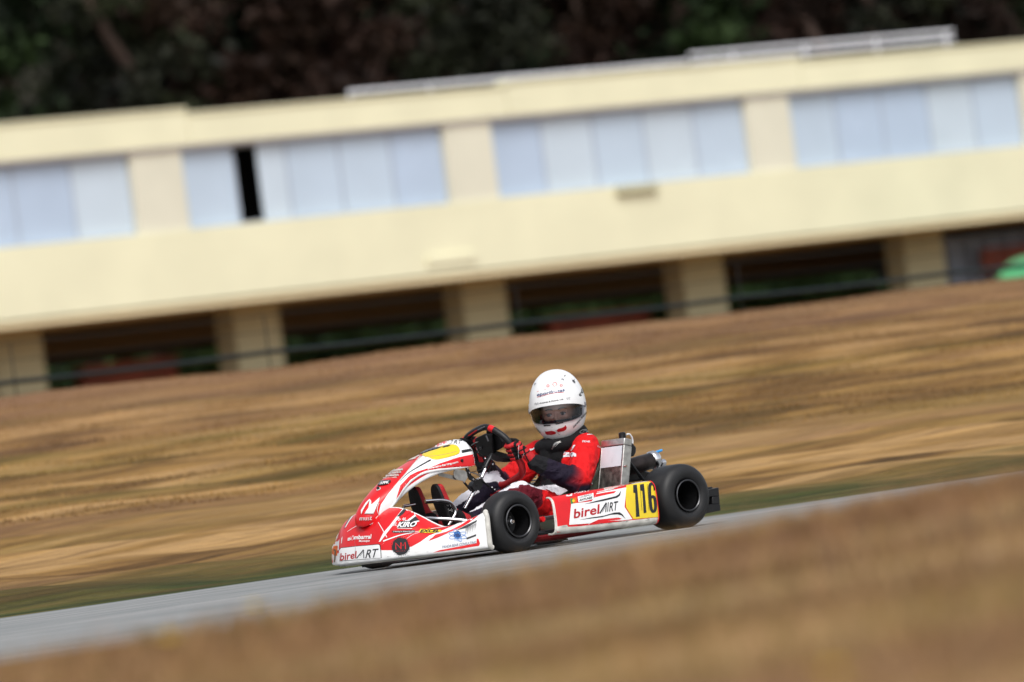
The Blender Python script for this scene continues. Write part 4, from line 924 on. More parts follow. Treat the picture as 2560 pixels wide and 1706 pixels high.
m_.tube([onb(3, 790, 590, 0), onb(3, 730, 690, 0), onb(3, 680, 790, 0)], .012, BM, 14, n=3); m_.tube([onb(3, 690, 790, 0), onb(3, 630, 930, 0)], .0075, CHR, 14)
m_.prism([onb(3, x, y, .02) for x, y in ((575, 945), (640, 940), (665, 985), (640, 1060), (600, 1120), (520, 1130), (480, 1060), (510, 1000))], K(0, -.03, 0), BM)
m_.prism([onb(3, x, y, .030) for x, y in ((385, 785), (432, 782), (470, 890), (545, 955), (520, 1000), (440, 960), (405, 870))], K(0, -.003, 0), BM)
m_.tube([onb(3, 640, 985, .022), onb(3, 820, 1130, .022)], .0045, BM, 8); m_.tube([onb(3, 360, 1000, .022), onb(3, 470, 1130, .022)], .005, BM, 8)
m_.tube([onb(3, 540, 1090, 0), onb(3, 370, 1400, 0)], .0085, CHR, 14); m_.lathe([(.0105, -.006), (.0105, .006)], onb(3, 530, 1105, 0), onb(3, 370, 1400, 0) - onb(3, 540, 1090, 0), BM, 14); part(m_, 'steering_column')
for x, y in ((680, 645), (800, 730), (565, 950), (440, 860), (415, 800), (500, 960), (780, 1080), (820, 1115), (360, 1000)):
    m_ = MB(); p = onb(3, x, y, .031); m_.lathe([(.004, -.002), (.004, .003), (.0022, .0035), (.0022, .006), (.0001, .006)], p, K(0, 1, 0), CHR, 6); part(m_, 'bolt')
m_ = MB(); m_.prism([onb(3, x, y, .035) for x, y in ((225, 805), (372, 822), (405, 850), (418, 930), (382, 992), (250, 962), (212, 925), (202, 850))], K(0, -.003, 0), ALU); part(m_, 'column_plate', bevel=.001)
m_ = MB(); m_.prism([onb(3, x, y, .03) for x, y in ((-20, 850), (230, 905), (245, 968), (-20, 905))], K(0, -.003, 0), STEEL); part(m_, 'fairing_stay')
m_ = MB(); m_.tube([onb(3, 460, 850, .01), onb(3, 560, 880, .01), onb(3, 620, 930, .01)], .003, STEEL, 8, n=3); m_.tube([onb(3, 690, 650, .02), onb(3, 640, 790, .04), onb(3, 560, 830, .04), onb(3, 470, 850, .02)], .0014, BM, 6, n=5); part(m_, 'brake_cable')
m_ = MB(); m_.prism([onb(3, x, y, .05) for x, y in ((790, 560), (900, 625), (1080, 655), (1090, 690), (1000, 700), (860, 690), (770, 650))], K(0, -.005, 0), BM)
part(m_, 'hub_spacer')

# ---- seat
sa = [-.40, -.47, -.56, -.66, -.74, -.80, -.845, -.875]; sz = [.085, .060, .050, .060, .11, .20, .30, .385]
sw = [.145, .155, .165, .172, .175, .178, .176, .155]; sh = [.06, .09, .13, .14, .13, .085, .04, .01]
nrm = [(0, 1), (.1, 1), (.05, 1), (.25, 1), (.65, .75), (.92, .38), (.97, .22), (.97, .2)]
rows = []
for a, z, w_, h, (nx, nz) in zip(sa, sz, sw, sh, nrm):
    row = []
    for v in np.linspace(-1, 1, 25):
        t = abs(v); b = w_ * (sin(min(t * 1.25, 1) * pi / 2)) * (1 if v > 0 else -1); r_ = max(0, (t - .45) / .55) ** 1.6 * (h + .04)
        b *= 1 + .1 * max(0, t - .8) / .2
        row.append(K(a + nx * r_ * 1.0, b, z + nz * r_))
    rows.append(row)
R_ = np.array(rows); R2 = np.array([smooth_path(list(R_[:, j]), 5) for j in range(R_.shape[1])])
m_ = MB(); m_.grid(R2, SEATG); st = part(m_, 'seat'); so_ = st.modifiers.new('t', 'SOLIDIFY'); so_.thickness = .005; so_.offset = 0
m_ = MB(); m_.prism([K(a, .186, z) for a, z in ((-.555, .10), (-.585, .228), (-.66, .275), (-.775, .337), (-.84, .30), (-.80, .10))], K(0, -.004, 0), SEATG); part(m_, 'seat_flank')
m_ = MB(); p = onb(5, 612, 690, .205); m_.lathe([(.001, .012), (.009, .012), (.012, .004), (.012, -.01)], p, K(0, 1, 0), RED2, 20); m_.lathe([(.001, .02), (.004, .02), (.004, .012)], p, K(0, 1, 0), CHR, 8); part(m_, 'seat_stay_washer')

# ---- radiator (left of the seat) and its hoses
ra = np.array([-.715, .20, .13]); rb_ = np.array([-.800, .20, .427]); b0r, b1r = .205, .355
def rp3(b, t, d=0.): # t 0..1 up the slope, d forward of the face
    a = ra[0] + (rb_[0] - ra[0]) * t; z = ra[2] + (rb_[2] - ra[2]) * t; L_ = sqrt((rb_[0] - ra[0]) ** 2 + (rb_[2] - ra[2]) ** 2); nx, nz = (rb_[2] - ra[2]) / L_, -(rb_[0] - ra[0]) / L_
    return K(a + nx * d, b, z + nz * d)
def slab(m, b0, b1, t0, t1, d0, d1, mt):
    vs = [rp3(b, t, d) for b in (b0, b1) for t in (t0, t1) for d in (d0, d1)]
    m.add(vs, [(0, 1, 3, 2), (4, 6, 7, 5), (0, 4, 5, 1), (2, 3, 7, 6), (0, 2, 6, 4), (1, 5, 7, 3)], mt)
m_ = MB(); slab(m_, b0r + .004, b1r - .008, .05, .93, -.036, -.002, CORE)
for k in range(44): b = b0r + .008 + (b1r - b0r - .022) * k / 43; slab(m_, b, b + .0009, .06, .64, -.002, .0005, ALU if k % 3 else CORE)
rad = part(m_, 'radiator')
m_ = MB(); slab(m_, b0r - .002, b1r + .002, .90, 1.0, -.043, .003, ALU); part(m_, 'top_tank', rad, bevel=.004)
m_ = MB(); slab(m_, b0r - .002, b1r + .002, 0, .05, -.043, .003, ALU); part(m_, 'bottom_tank', rad, bevel=.004)
m_ = MB(); slab(m_, b1r - .008, b1r + .001, .05, .90, -.044, .001, ALU); part(m_, 'side_plate', rad, bevel=.002); m_ = MB(); slab(m_, b0r - .001, b0r + .004, .05, .90, -.042, .001, ALU); part(m_, 'side_plate', rad, bevel=.002)
m_ = MB(); slab(m_, b0r + .006, b1r - .010, .60, .895, .0012, .0022, FILM); slab(m_, b0r + .006, b1r - .010, .893, .903, .0012, .0026, BP); part(m_, 'masking_film', rad)
m_ = MB(); m_.lathe([(.001, -.014), (.014, -.014), (.016, -.006), (.016, .014), (.011, .018), (.001, .018)], onb(4, 1545, 1070, .28), (0, 0, 1), BM, 10); part(m_, 'radiator_cap', rad)
m_ = MB(); m_.tube([onb(4, x, y, .29) for x, y in ((1600, 1048), (1640, 1040), (1675, 1080), (1690, 1140), (1680, 1200))], .0038, TUBE, 10, n=4); part(m_, 'overflow_hose')
m_ = MB(); m_.prism([onb(4, x, y, .33) for x, y in ((1600, 1165), (1690, 1160), (1745, 1225), (1740, 1300), (1710, 1350), (1610, 1370), (1590, 1300))], K(0, -.06, 0), BP); part(m_, 'airbox', bevel=.006)
m_ = MB(); m_.tube([onb(5, 1045, 395, .30), onb(5, 1240, 650, .30)], .0065, BM, 10); m_.tube([onb(5, 1075, 400, .27), onb(5, 1215, 640, .27)], .006, BM, 10); part(m_, 'radiator_stay')
m_ = MB(); m_.lathe([(.006, 0), (.006, .01), (.001, .01)], onb(5, 1025, 490, .36), K(0, 1, 0), CHR, 10); part(m_, 'bolt')
# ---- exhaust and engine
pa, pb = onb(5, 1010, 520, .25), onb(5, 1330, 425, .25); ax_ = pb - pa
m_ = MB(); L_ = np.linalg.norm(ax_); m_.lathe([(.001, -.02), (.030, -.015), (.036, 0), (.037, L_ * .5), (.036, L_), (.030, L_ + .012)], pa, ax_, MUF, 30); ex = part(m_, 'exhaust_silencer')
m_ = MB(); m_.lathe([(.036, -.006), (.041, 0), (.041, .020), (.036, .030), (.024, .036), (.001, .036)], pb, ax_, CHR, 26)
m_.box(onb(5, 1400, 420, .27), (.02, .03, .02), ALU); part(m_, 'end_cap', ex)
pa, pb = onb(5, 1435, 452, .26), onb(5, 1530, 438, .26); m_ = MB(); m_.lathe([(.012, 0), (.0155, .002), (.0155, .022), (.012, .024), (.0105, .02), (.001, .005)], pa, pb - pa, CHR, 22); part(m_, 'tail_pipe', ex)
m_ = MB(); m_.tube([onb(5, 1375, 330, .26), onb(5, 1450, 305, .26)], .0055, LBLUE, 10); m_.tube([onb(5, 1300, 370, .26), onb(5, 1350, 348, .26), onb(5, 1378, 330, .26)], .0035, BM, 8, n=3); part(m_, 'blue_clip', ex)
m_ = MB(); m_.prism([onb(5, x, y, .22) for x, y in ((990, 560), (1060, 470), (1150, 500), (1340, 560), (1320, 640), (1200, 660), (980, 690))], K(0, -.12, 0), BM); part(m_, 'chain_guard', bevel=.008)
m_ = MB(); m_.bx(.60, .80, .20, .34, .06, .20, BM)
for k in range(9): m_.bx(.64, .76, .21, .33, .205 + .014 * k, .212 + .014 * k, ALU)
m_.bx(.66, .74, .23, .31, .2, .33, BM); part(m_, 'engine', bevel=.003)
# ---- rear bumper
m_ = MB(); q = lambda *p: onb(5, p[0], p[1], .50)
ext = K(0, -.035, 0)
m_.prism([q(1965, 765), q(2108, 732), q(2116, 835), q(1965, 842)], ext, BP); m_.prism([q(1945, 930), q(2124, 925), q(2132, 1000), q(1940, 1040)], ext, BP); m_.prism([q(2036, 839), q(2117, 835.5), q(2123.5, 925), q(2034, 927)], ext, BP)
m_.bx(1.135, 1.175, -.465, .50, .075, .105, BP); m_.bx(1.135, 1.175, -.465, .50, .135, .165, BP)
for y in (-.30, -.1, .1, .3): m_.bx(1.14, 1.17, y - .03, y + .03, .1051, .1349, BP)
for y in (-.2, .2): m_.tube([(1.05, y, .06), (1.15, y, .12)], .01, FRAME_RED, 8)
part(m_, 'rear_bumper', bevel=.003)

# ================================================================== DRIVER
DRV = K(-.64, 0, .06)
drv = empty('person', DRV, 'child driver in white helmet and red black race suit gripping the steering wheel', 'person')
def k3(p): return K(*p)
def remesh(mb, name, voxel, smooth, matf, parent, disp=0.):
    me = mb.data(name, ORG[parent], 0); tmp = bpy.data.objects.new(name + '_t', me); COL.objects.link(tmp)
    r = tmp.modifiers.new('r', 'REMESH'); r.mode = 'VOXEL'; r.voxel_size = voxel
    if smooth: s_ = tmp.modifiers.new('s', 'SMOOTH'); s_.iterations = smooth; s_.factor = .5
    dg = bpy.context.evaluated_depsgraph_get(); m2 = bpy.data.meshes.new_from_object(tmp.evaluated_get(dg)); m2.name = name
    bpy.data.objects.remove(tmp); bpy.data.meshes.remove(me)
    n = len(m2.vertices); co = np.empty(n * 3); m2.vertices.foreach_get('co', co); co = co.reshape(-1, 3)
    if disp:
        nn = np.empty(n * 3); m2.vertex_normals.foreach_get('vector', nn); nn = nn.reshape(-1, 3)
        d = np.array([mnoise.noise(Vector(c * 13)) + .9 * (.45 - abs(mnoise.noise(Vector((c[0] * 22 + 7, c[1] * 22, c[2] * 30))))) * 1.6 for c in co]); co = co + nn * d[:, None] * disp
        m2.vertices.foreach_set('co', co.reshape(-1))
    m2.materials.clear(); npol = len(m2.polygons); ce = np.empty(npol * 3); m2.polygons.foreach_get('center', ce); ce = ce.reshape(-1, 3) + np.array(ORG[parent])
    kk = np.stack([-ce[:, 0], -ce[:, 1], ce[:, 2]], 1)
    idx, mats = matf(kk)
    for q in mats: m2.materials.append(q)
    m2.polygons.foreach_set('material_index', idx.astype(np.int32)); m2.shade_smooth(); m2.update()
    o = bpy.data.objects.new(name, m2); COL.objects.link(o); o.parent = parent; ORG[o] = ORG[parent]; return o
J = dict(hip=(-.655, 0, .125), waist=(-.70, 0, .215), chest=(-.735, 0, .33), neck=(-.745, 0, .44), head=(-.735, .008, .55),
         sl=(-.760, .140, .405), el=(-.605, .240, .262), wl=(-.440, .165, .368), sr=(-.735, -.140, .405), er=(-.57, -.24, .28), wr=(-.42, -.15, .385),
         hl=(-.62, .085, .125), kl=(-.325, .165, .245), al=(-.055, .105, .150), hr=(-.62, -.085, .125), kr=(-.430, -.150, .295), ar=(-.055, -.085, .150),
         tl=(.03, .09, .13), tr=(.02, -.08, .13))
J = {k: np.array(v) for k, v in J.items()}
def body(infl, armt=1.):
    m = MB(); c = lambda a, b, r0, r1: m.capsule(k3(J[a]), k3(J[b]), r0 + infl, r1 + infl, SKIN)
    m.ell(k3(J['hip']), (.095 + infl, .125 + infl, .075 + infl), SKIN); m.ell(k3(J['waist']), (.080 + infl, .115 + infl, .09 + infl), SKIN); m.ell(k3(J['chest']), (.085 + infl, .130 + infl, .105 + infl), SKIN)
    m.capsule(k3(J['sl']), k3(J['sr']), .050 + infl, .050 + infl, SKIN); m.ell(k3(J['neck'] + [-.01, 0, -.02]), (.06 + infl, .125 + infl, .048 + infl), SKIN)
    for s_ in 'lr':
        c('s' + s_, 'e' + s_, .044 + armt * 1.4 * infl * (infl > 0), .036 + armt * 1.4 * infl * (infl > 0)); c('e' + s_, 'w' + s_, .036 + armt * 1.2 * infl * (infl > 0), .023 + .5 * infl * (infl > 0)); c('h' + s_, 'k' + s_, .068, .046); c('k' + s_, 'a' + s_, .043, .026)
    return m
# body under the clothes: one continuous figure with head, neck, hands' wrists and feet
mb = body(-.004); mb.capsule(k3(J['neck'] - [0, 0, .04]), k3(J['head']), .045, .045, SKIN)
HC = J['head'] + np.array([.0, 0, .045])
YAW = radians(42); Fd = np.array([cos(YAW), sin(YAW), 0]); Sd = np.array([-sin(YAW), cos(YAW), 0])         # facing, left-hand side (kart frame)
HCTR = np.array([-.751, 0, .600])
def hp(x, y, z): return HCTR + Sd * x + Fd * y + np.array([0, 0, z])        # helmet frame: x to its left, y forward
RH = np.stack([K(*Sd), K(*Fd), [0, 0, 1]], 1)
mb.ell(k3(hp(0, .012, .0)), (.074, .092, .108), SKIN, RH, 28); mb.ell(k3(hp(0, .03, -.062)), (.05, .062, .048), SKIN, RH)
mb.ell(k3(hp(0, .108, -.058)), (.012, .014, .012), SKIN, RH); mb.capsule(k3(hp(0, .097, -.026)), k3(hp(0, .112, -.054)), .008, .010, SKIN)
for s_ in (1, -1): mb.ell(k3(hp(.034 * s_, .088, -.045)), (.022, .014, .018), SKIN, RH); mb.ell(k3(hp(.031 * s_, .092, -.018)), (.026, .012, .007), SKIN, RH); mb.ell(k3(hp(.075 * s_, .0, -.03)), (.008, .018, .028), SKIN, RH)
for s_ in 'lr': mb.capsule(k3(J['a' + s_]), k3(J['t' + s_]), .026, .022, SKIN)
bd = remesh(mb, 'body', .005, 3, lambda k: (np.zeros(len(k)), [SKIN]), drv)
for s_ in (1, -1):
    e = MB(); c = k3(hp(.031 * s_, .0935, -.034)); e.ell(c, (.0115, .0118, .0072), EYEW, RH, 20); gz = K(*(Fd * .97 + Sd * -.12)); gz /= np.linalg.norm(gz)
    e.lathe([(.0001, .0124), (.003, .0122), (.0062, .0105)], c, gz, IRIS, 16); part(e, 'eye', bd)
    e = MB(); e.tube([k3(hp(s_ * x, y, z)) for x, y, z in ((.012, .105, -.012), (.03, .103, -.007), (.048, .091, -.012))], [.0025, .0032, .0015], HAIR, 8, n=3); part(e, 'eyebrow', bd)
    e = MB(); e.tube([k3(hp(s_ * x, y, z)) for x, y, z in ((.018, .104, -.030), (.031, .1065, -.0265), (.044, .099, -.031))], .0018, HAIR, 8, n=3); part(e, 'eyelashes', bd)
e = MB(); e.tube([k3(hp(x, y, z)) for x, y, z in ((-.022, .09, -.084), (0, .098, -.082), (.022, .09, -.084))], [.003, .005, .003], mat('lips', (.42, .14, .12), .5), 8, n=3); part(e, 'lips', bd)

# the suit
def segd(k, a, b):
    d = J[b] - J[a]; t = np.clip(((k - J[a]) @ d) / d.dot(d), 0, 1); return np.linalg.norm(k - (J[a] + t[:, None] * d), axis=1), t
def suitm(k):
    mats = [S_RED, S_MAR, S_NAVY, S_BLK, S_WHT]; idx = np.zeros(len(k), int); D = []; T = []; names = ['sl.el', 'el.wl', 'sr.er', 'er.wr', 'hl.kl', 'kl.al', 'hr.kr', 'kr.ar', 'hip.chest', 'chest.neck', 'sl.sr']
    for n in names: d, t = segd(k, *n.split('.')); D.append(d - (.05 if n in ('hip.chest',) else .03 if n[0] == 'h' else 0)); T.append(t)
    D = np.array(D); T = np.array(T); w_ = D.argmin(0); t = T[w_, np.arange(len(k))]
    jit = np.array([mnoise.noise(Vector(q * 30)) for q in k]) * .06
    for q, nm in enumerate(names):
        s_ = w_ == q; tt = t + jit
        if nm in ('sl.el', 'sr.er'):
            idx[s_] = np.where(tt[s_] < .62, 0, np.where(tt[s_] < .76, 1, 2))
        elif nm in ('el.wl', 'er.wr'): idx[s_] = np.where(tt[s_] < .12, 1 if 0 else 2, np.where(tt[s_] < .80, 2, 3))
        elif nm in ('hl.kl', 'hr.kr'):
            sg = 1 if nm[1] == 'l' else -1; jj = J['h' + nm[1]] + (J['k' + nm[1]] - J['h' + nm[1]]) * t[s_][:, None]; up = k[s_][:, 2] - jj[:, 2]; out = (k[s_][:, 1] - jj[:, 1]) * sg
            i_ = np.where(tt[s_] < .72, 0, np.where(tt[s_] < .86, 1, 1)); i_ = np.where((up > .030) & (out < .035) & (tt[s_] > .55), 4, i_); i_ = np.where((out < .01) & (tt[s_] > .1) & ((sg > 0) | (up > .016)), 4, i_); i_ = np.where((sg < 0) & (i_ != 4) & (tt[s_] > .5), 2, i_); idx[s_] = i_
        elif nm in ('kl.al', 'kr.ar'):
            sg = 1 if nm[1] == 'l' else -1; jj = J['k' + nm[1]] + (J['a' + nm[1]] - J['k' + nm[1]]) * t[s_][:, None]; up = k[s_][:, 2] - jj[:, 2]; out = (k[s_][:, 1] - jj[:, 1]) * sg
            i_ = np.where(tt[s_] < .12, 1, 2); i_ = np.where((up > .018 + .02 * t[s_]) & (out < .03) & ((sg > 0) | (tt[s_] > .3)), 4, i_); i_ = np.where(tt[s_] > .88, 3, i_); idx[s_] = i_
        else: 
            z = k[s_][:, 2]; b = np.abs(k[s_][:, 1]); i_ = np.where(z > .31, np.where(b < .075, 3, 0), np.where(z > .265, 3, 4)); i_ = np.where((z < .15) & (b > .09), 0, i_); idx[s_] = i_
    return idx, mats
mb = body(.008)
for s_ in 'lr': mb.ell(k3(J['e' + s_]), (.056, .054, .058), SKIN); mb.ell(k3(J['k' + s_] + [0, 0, .002]), (.056, .054, .052), SKIN)
suit = remesh(mb, 'racing_suit', .0045, 4, suitm, drv, .0070)
vn = len(suit.data.vertices); co = np.empty(vn * 3); suit.data.vertices.foreach_get('co', co); co = co.reshape(-1, 3) + np.array(ORG[suit]); kk = np.stack([-co[:, 0], -co[:, 1], co[:, 2]], 1)
PAL = np.array([(.62, .008, .01), (.11, .006, .014), (.011, .007, .019), (.008, .008, .010), (.72, .71, .76)])
ci, _ = suitm(kk); cc = PAL[ci]
for sn, en, wn in (('sl', 'el', 'wl'), ('sr', 'er', 'wr')):       # the sleeve fades from red through maroon to navy
    d1, t1 = segd(kk, sn, en); d2, t2 = segd(kk, en, wn); jj = np.array([mnoise.noise(Vector(q * 11)) for q in kk]) * .14
    sel = (d1 < d2) & (d1 < .085) & (np.abs(kk[:, 1]) > .10); w1 = np.clip((t1 + jj - .68) / .32, 0, 1)[:, None]; w1 = w1 * w1 * (3 - 2 * w1)
    up_ = t1 < .999
    lo_ = np.clip(((J[sn] + (J[en] - J[sn]) * t1[:, None])[:, 2] - kk[:, 2] + .005) / .03, 0, 1)
    w1 = np.where(d1 <= d2, np.clip((t1 + jj - .70) / .30, 0, 1) * lo_, np.clip((t2 + jj + .02) / .34 + lo_ * .4, 0, 1))[:, None]; w1 = w1 * w1 * (3 - 2 * w1); sel = (np.abs(kk[:, 1]) > .10) & (np.minimum(d1, d2) < .085) & ((d1 <= d2) | (t2 < .6))
    g1 = PAL[0] * (1 - w1) ** 1.3 + PAL[2] * w1; cc = np.where(sel[:, None], g1, cc)
ca = suit.data.color_attributes.new('cloth', 'FLOAT_COLOR', 'POINT'); ca.data.foreach_set('color', np.concatenate([cc, np.ones((vn, 1))], 1).reshape(-1).astype(np.float32))
cm, t_, b_, N_, L_ = new_mat('suit_cloth'); at_ = N_.new('ShaderNodeAttribute'); at_.attribute_name = 'cloth'; L_.new(at_.outputs['Color'], b_.inputs['Base Color'])
b_.inputs['Roughness'].default_value = .75; b_.inputs['Specular IOR Level'].default_value = .2; tc_ = N_.new('ShaderNodeTexCoord'); h_ = None
for sc_, st_, ds_ in ((16, .9, .02), (320, .25, .002)):
    n_ = N_.new('ShaderNodeTexNoise'); n_.inputs['Scale'].default_value = sc_; n_.inputs['Detail'].default_value = 3; n_.inputs['Distortion'].default_value = 1.2; L_.new(tc_.outputs['Object'], n_.inputs['Vector'])
    bp_ = N_.new('ShaderNodeBump'); bp_.inputs['Strength'].default_value = st_; bp_.inputs['Distance'].default_value = ds_; L_.new(n_.outputs[0], bp_.inputs['Height'])
    if h_: L_.new(h_, bp_.inputs['Normal'])
    h_ = bp_.outputs[0]
L_.new(h_, b_.inputs['Normal']); suit.data.materials.clear(); suit.data.materials.append(cm)
# white name patch on the upper arm, chest and shoulder marks (panels sewn on, following the cloth)
def patch(name, pts3, mt, parent, thick=.0015):
    m = MB(); P_ = np.array(pts3); m.grid(P_, mt); o = part(m, name, parent, fixn=False); s_ = o.modifiers.new('s', 'SOLIDIFY'); s_.thickness = thick; s_.offset = 0; return o
dg = bpy.context.evaluated_depsgraph_get()
from mathutils.bvhtree import BVHTree
sv = [v.co + Vector(ORG[suit]) for v in suit.data.vertices]; bvh = BVHTree.FromPolygons(sv, [tuple(p.vertices) for p in suit.data.polygons])
class SuitPanel(Panel):
    """markings printed on the cloth of the suit"""
    def __init__(s, tree, mb): s.tree = tree; s.mb = mb
    def lay(s, pts2, tris, m, off):
        vs = []
        for p in pts2:
            d = Vector(ray(p)).normalized(); h = s.tree.ray_cast(Vector(CAM), d)
            vs.append(None if h[0] is None else np.array(h[0]) + np.array(h[1]) * off * (1 if h[1].dot(d) < 0 else -1) )
        ok = [t for t in tris if all(vs[k] is not None for k in t) and max(np.linalg.norm(vs[t[0]] - vs[t[1]]), np.linalg.norm(vs[t[1]] - vs[t[2]])) < .02]
        vv = [v if v is not None else np.zeros(3) for v in vs]; used = sorted({k for t in ok for k in t}); mp = {k: i for i, k in enumerate(used)}
        if ok: s.mb.add([vv[k] for k in used], [tuple(mp[k] for k in (t if np.cross(vv[t[1]] - vv[t[0]], vv[t[2]] - vv[t[0]]).dot(CAM - vv[t[0]]) > 0 else t[::-1])) for t in ok], m)
pr_ = SuitPanel(bvh, MB()); f = pr_
f.fill(4, [(612, 1325), (640, 1290), (700, 1285), (760, 1295), (860, 1298), (900, 1320), (900, 1355), (850, 1362), (760, 1360), (632, 1378)], S_WHT, 3)
f.text(4, 'birel', (630, 1352), (748, 1330), (2, -30), RED, 5, .02); f.text(4, 'ART', (765, 1345), (850, 1335), (10, -28), BLK, 5, .01)
f.text(4, 'FPAK', (985, 1158), (1095, 1160), (4, -26), S_WHT, 4, .02); f.text(4, 'KART', (1190, 1215), (1245, 1255), (8, -18), S_WHT, 4, .0)
f.line(4, [(890, 1172), (850, 1240), (790, 1320)], (5, 2), S_WHT, 3); f.line(4, [(1050, 1050), (1130, 1048), (1185, 1085)], (1.5, 1.), S_WHT, 3)
f.line(4, [(250, 1262), (300, 1250), (345, 1195)], (4, 2), S_WHT, 3)
f.text(3, 'birel', (750, 1210), (930, 1120), (2, -30), RED2, 5, .03); f.text(3, 'ART', (945, 1125), (1075, 1050), (16, -45), BLK, 5, .03)
part(pr_.mb, 'printed_lettering', suit, fixn=False)

# boots
for s_, sg in (('l', 1), ('r', -1)):
    b = .088 if sg > 0 else -.078; fa = .0 if sg > 0 else -.012
    A_ = J['a' + s_]; heel = np.array([fa + .012, b, .085]); ball = np.array([fa + .065, b, .235]); toe = np.array([fa + .082, b - .0, .315])
    m_ = MB(); m_.capsule(k3(A_ + [-.02, 0, .004]), k3(A_ + [.01, 0, .0]), .038, .038, SKIN); m_.capsule(k3(A_), k3(heel + [-.03, 0, .02]), .036, .032, SKIN)
    m_.capsule(k3(A_ + [.01, 0, .01]), k3(ball + [-.035, 0, -.02]), .036, .027, SKIN); m_.capsule(k3(heel + [-.026, 0, .01]), k3(ball + [-.027, 0, 0]), .028, .029, SKIN); m_.capsule(k3(ball + [-.027, 0, 0]), k3(toe + [-.024, 0, 0]), .029, .021, SKIN)
    def bootm(k, A_=A_, b=b, sg=sg): 
        side = np.abs(k[:, 1] - b) > .014; i_ = np.where((k[:, 2] < .215) & side & (k[:, 0] > -.030), 1, 0); i_ = np.where(k[:, 0] < -.082, 1, i_); return i_, [B_RED, G_BLK]
    bo = remesh(m_, 'boot', .0035, 3, bootm, drv)
    m_ = MB(); prof = [(heel + [.004, 0, -.024], .020), (heel + [.006, 0, 0], .027), ((heel * .55 + ball * .45) + [.003, 0, 0], .026), (ball + [.004, 0, 0], .035), ((ball + toe) / 2 + [.004, 0, 0], .035), (toe + [.004, 0, .004], .025), (toe + [.002, 0, .022], .008)]
    cpt = smooth_path([np.concatenate([p, [w_]]) for p, w_ in prof], 4); g0 = []; 
    for q in cpt: g0.append([K(q[0] + dz_, q[1] + x * q[3], q[2]) for x, dz_ in ((-1, -.010), (-1.02, -.003), (-.9, .002), (0, .004), (.9, .002), (1.02, -.003), (1, -.010), (0, -.012))])
    m_.grid(np.array(g0), SOLE, closev=True)
    for e in (0, -1): m_.add(g0[e], [tuple(range(8))], SOLE)
    part(m_, 'sole', bo)
    if sg > 0:
        sv2 = [v.co + Vector(ORG[bo]) for v in bo.data.vertices]; t2 = BVHTree.FromPolygons(sv2, [tuple(p.vertices) for p in bo.data.polygons]); bp_ = SuitPanel(t2, MB())
        bp_.fill(2, [(1352, 780), (1400, 765), (1445, 800), (1460, 870), (1440, 905), (1370, 890)], G_BLK, 2)
        bp_.line(2, [(1362, 785), (1395, 835), (1392, 862), (1415, 850), (1440, 868), (1428, 835), (1450, 822), (1420, 812), (1405, 778), (1392, 808), (1362, 785)], 1.2, WHITE, 4, 0); part(bp_.mb, 'star_print', bo, fixn=False)
for (p, q, r_) in (((1060, 850), (1090, 960), 0), ((1110, 880), (1160, 990), 0)): pass

# gloves: palm, four separate curled fingers and a thumb closed round the rim
def glove(side):
    wr = J['w' + side]
    # the rim at the hand: frame of the tube
    if side == 'l': c0 = onw(3, 1110, 520)
    else: c0 = onw(3, 430, 450)
    c0k = np.array([-c0[0], -c0[1], c0[2]])
    td = (onw(3, 1150, 620) - onw(3, 1050, 410)) if side == 'l' else (onw(3, 470, 560) - onw(3, 402, 360)); td = np.array([-td[0], -td[1], td[2]]); td /= np.linalg.norm(td)   # down the rim
    back = (wr - c0k); back -= td * back.dot(td); back /= np.linalg.norm(back); outw = np.cross(td, back); 
    if outw[1] * (1 if side == 'l' else -1) < 0: outw = -outw
    m = MB(); K3 = lambda p: k3(p)
    pc = c0k + back * .030 + outw * .010
    m.capsule(K3(wr), K3(pc + back * .012), .024, .022, G_RED)
    for f_ in np.linspace(-.024, .024, 4): m.capsule(K3(pc + back * .014 + td * f_ * .6), K3(pc + outw * .006 + td * f_), .014, .012, G_RED)
    lens = [.92, 1.05, 1.0, .82]
    for i, f_ in enumerate((-.030, -.010, .010, .029)):
        o = c0k + td * f_; R0 = .0245; A0 = [radians(q) for q in (20, 78, 150 * lens[i], 215 * lens[i])]
        P_ = [o + back * cos(q) * R0 + outw * sin(q) * R0 for q in A0]; P_[0] = P_[0] + back * .004
        for u, v_, r0, r1 in ((0, 1, .0108, .0102), (1, 2, .0102, .0092), (2, 3, .0092, .0080)): m.capsule(K3(P_[u]), K3(P_[v_]), r0, r1, G_RED, 12)
    o = c0k + td * -.030; P_ = [pc + td * -.016 + back * .008 - outw * .014, c0k + td * -.034 + back * .020 - outw * .016, c0k + td * -.040 - back * .004 - outw * .022, c0k + td * -.036 - back * .020 - outw * .008]
    for u, r0, r1 in ((0, .013, .011), (1, .011, .010), (2, .010, .0085)): m.capsule(K3(P_[u]), K3(P_[u + 1]), r0, r1, G_RED, 12)
    d_ = wr - pc; d_ /= np.linalg.norm(d_); m.capsule(K3(wr), K3(wr + (J['e' + side] - wr) * .22), .027, .031, G_RED)
    def gm(k):
        r = k - c0k; u = r @ back; v_ = r @ td; w_ = r @ outw; i_ = np.zeros(len(k), int)
        i_ = np.where((np.abs(v_ - .0) < .0035) | (np.abs(np.abs(v_) - .020) < .0028), 1, i_)          # dark seams between the fingers
        i_ = np.where((u > .028) & (u < .040), 1, i_); i_ = np.where((u > .010) & (u < .030) & (w_ > .012) & (v_ > -.02), 1, i_)
        i_ = np.where((w_ < -.004) & (u < .03) , 1, i_); i_ = np.where((u > .092), 1, i_); i_ = np.where((u > .060) & (u < .066), 1, i_)
        return i_, [G_RED, G_BLK]
    return remesh(m, 'glove', .0026, 2, gm, drv, .0008)
gl = glove('l'); glove('r')
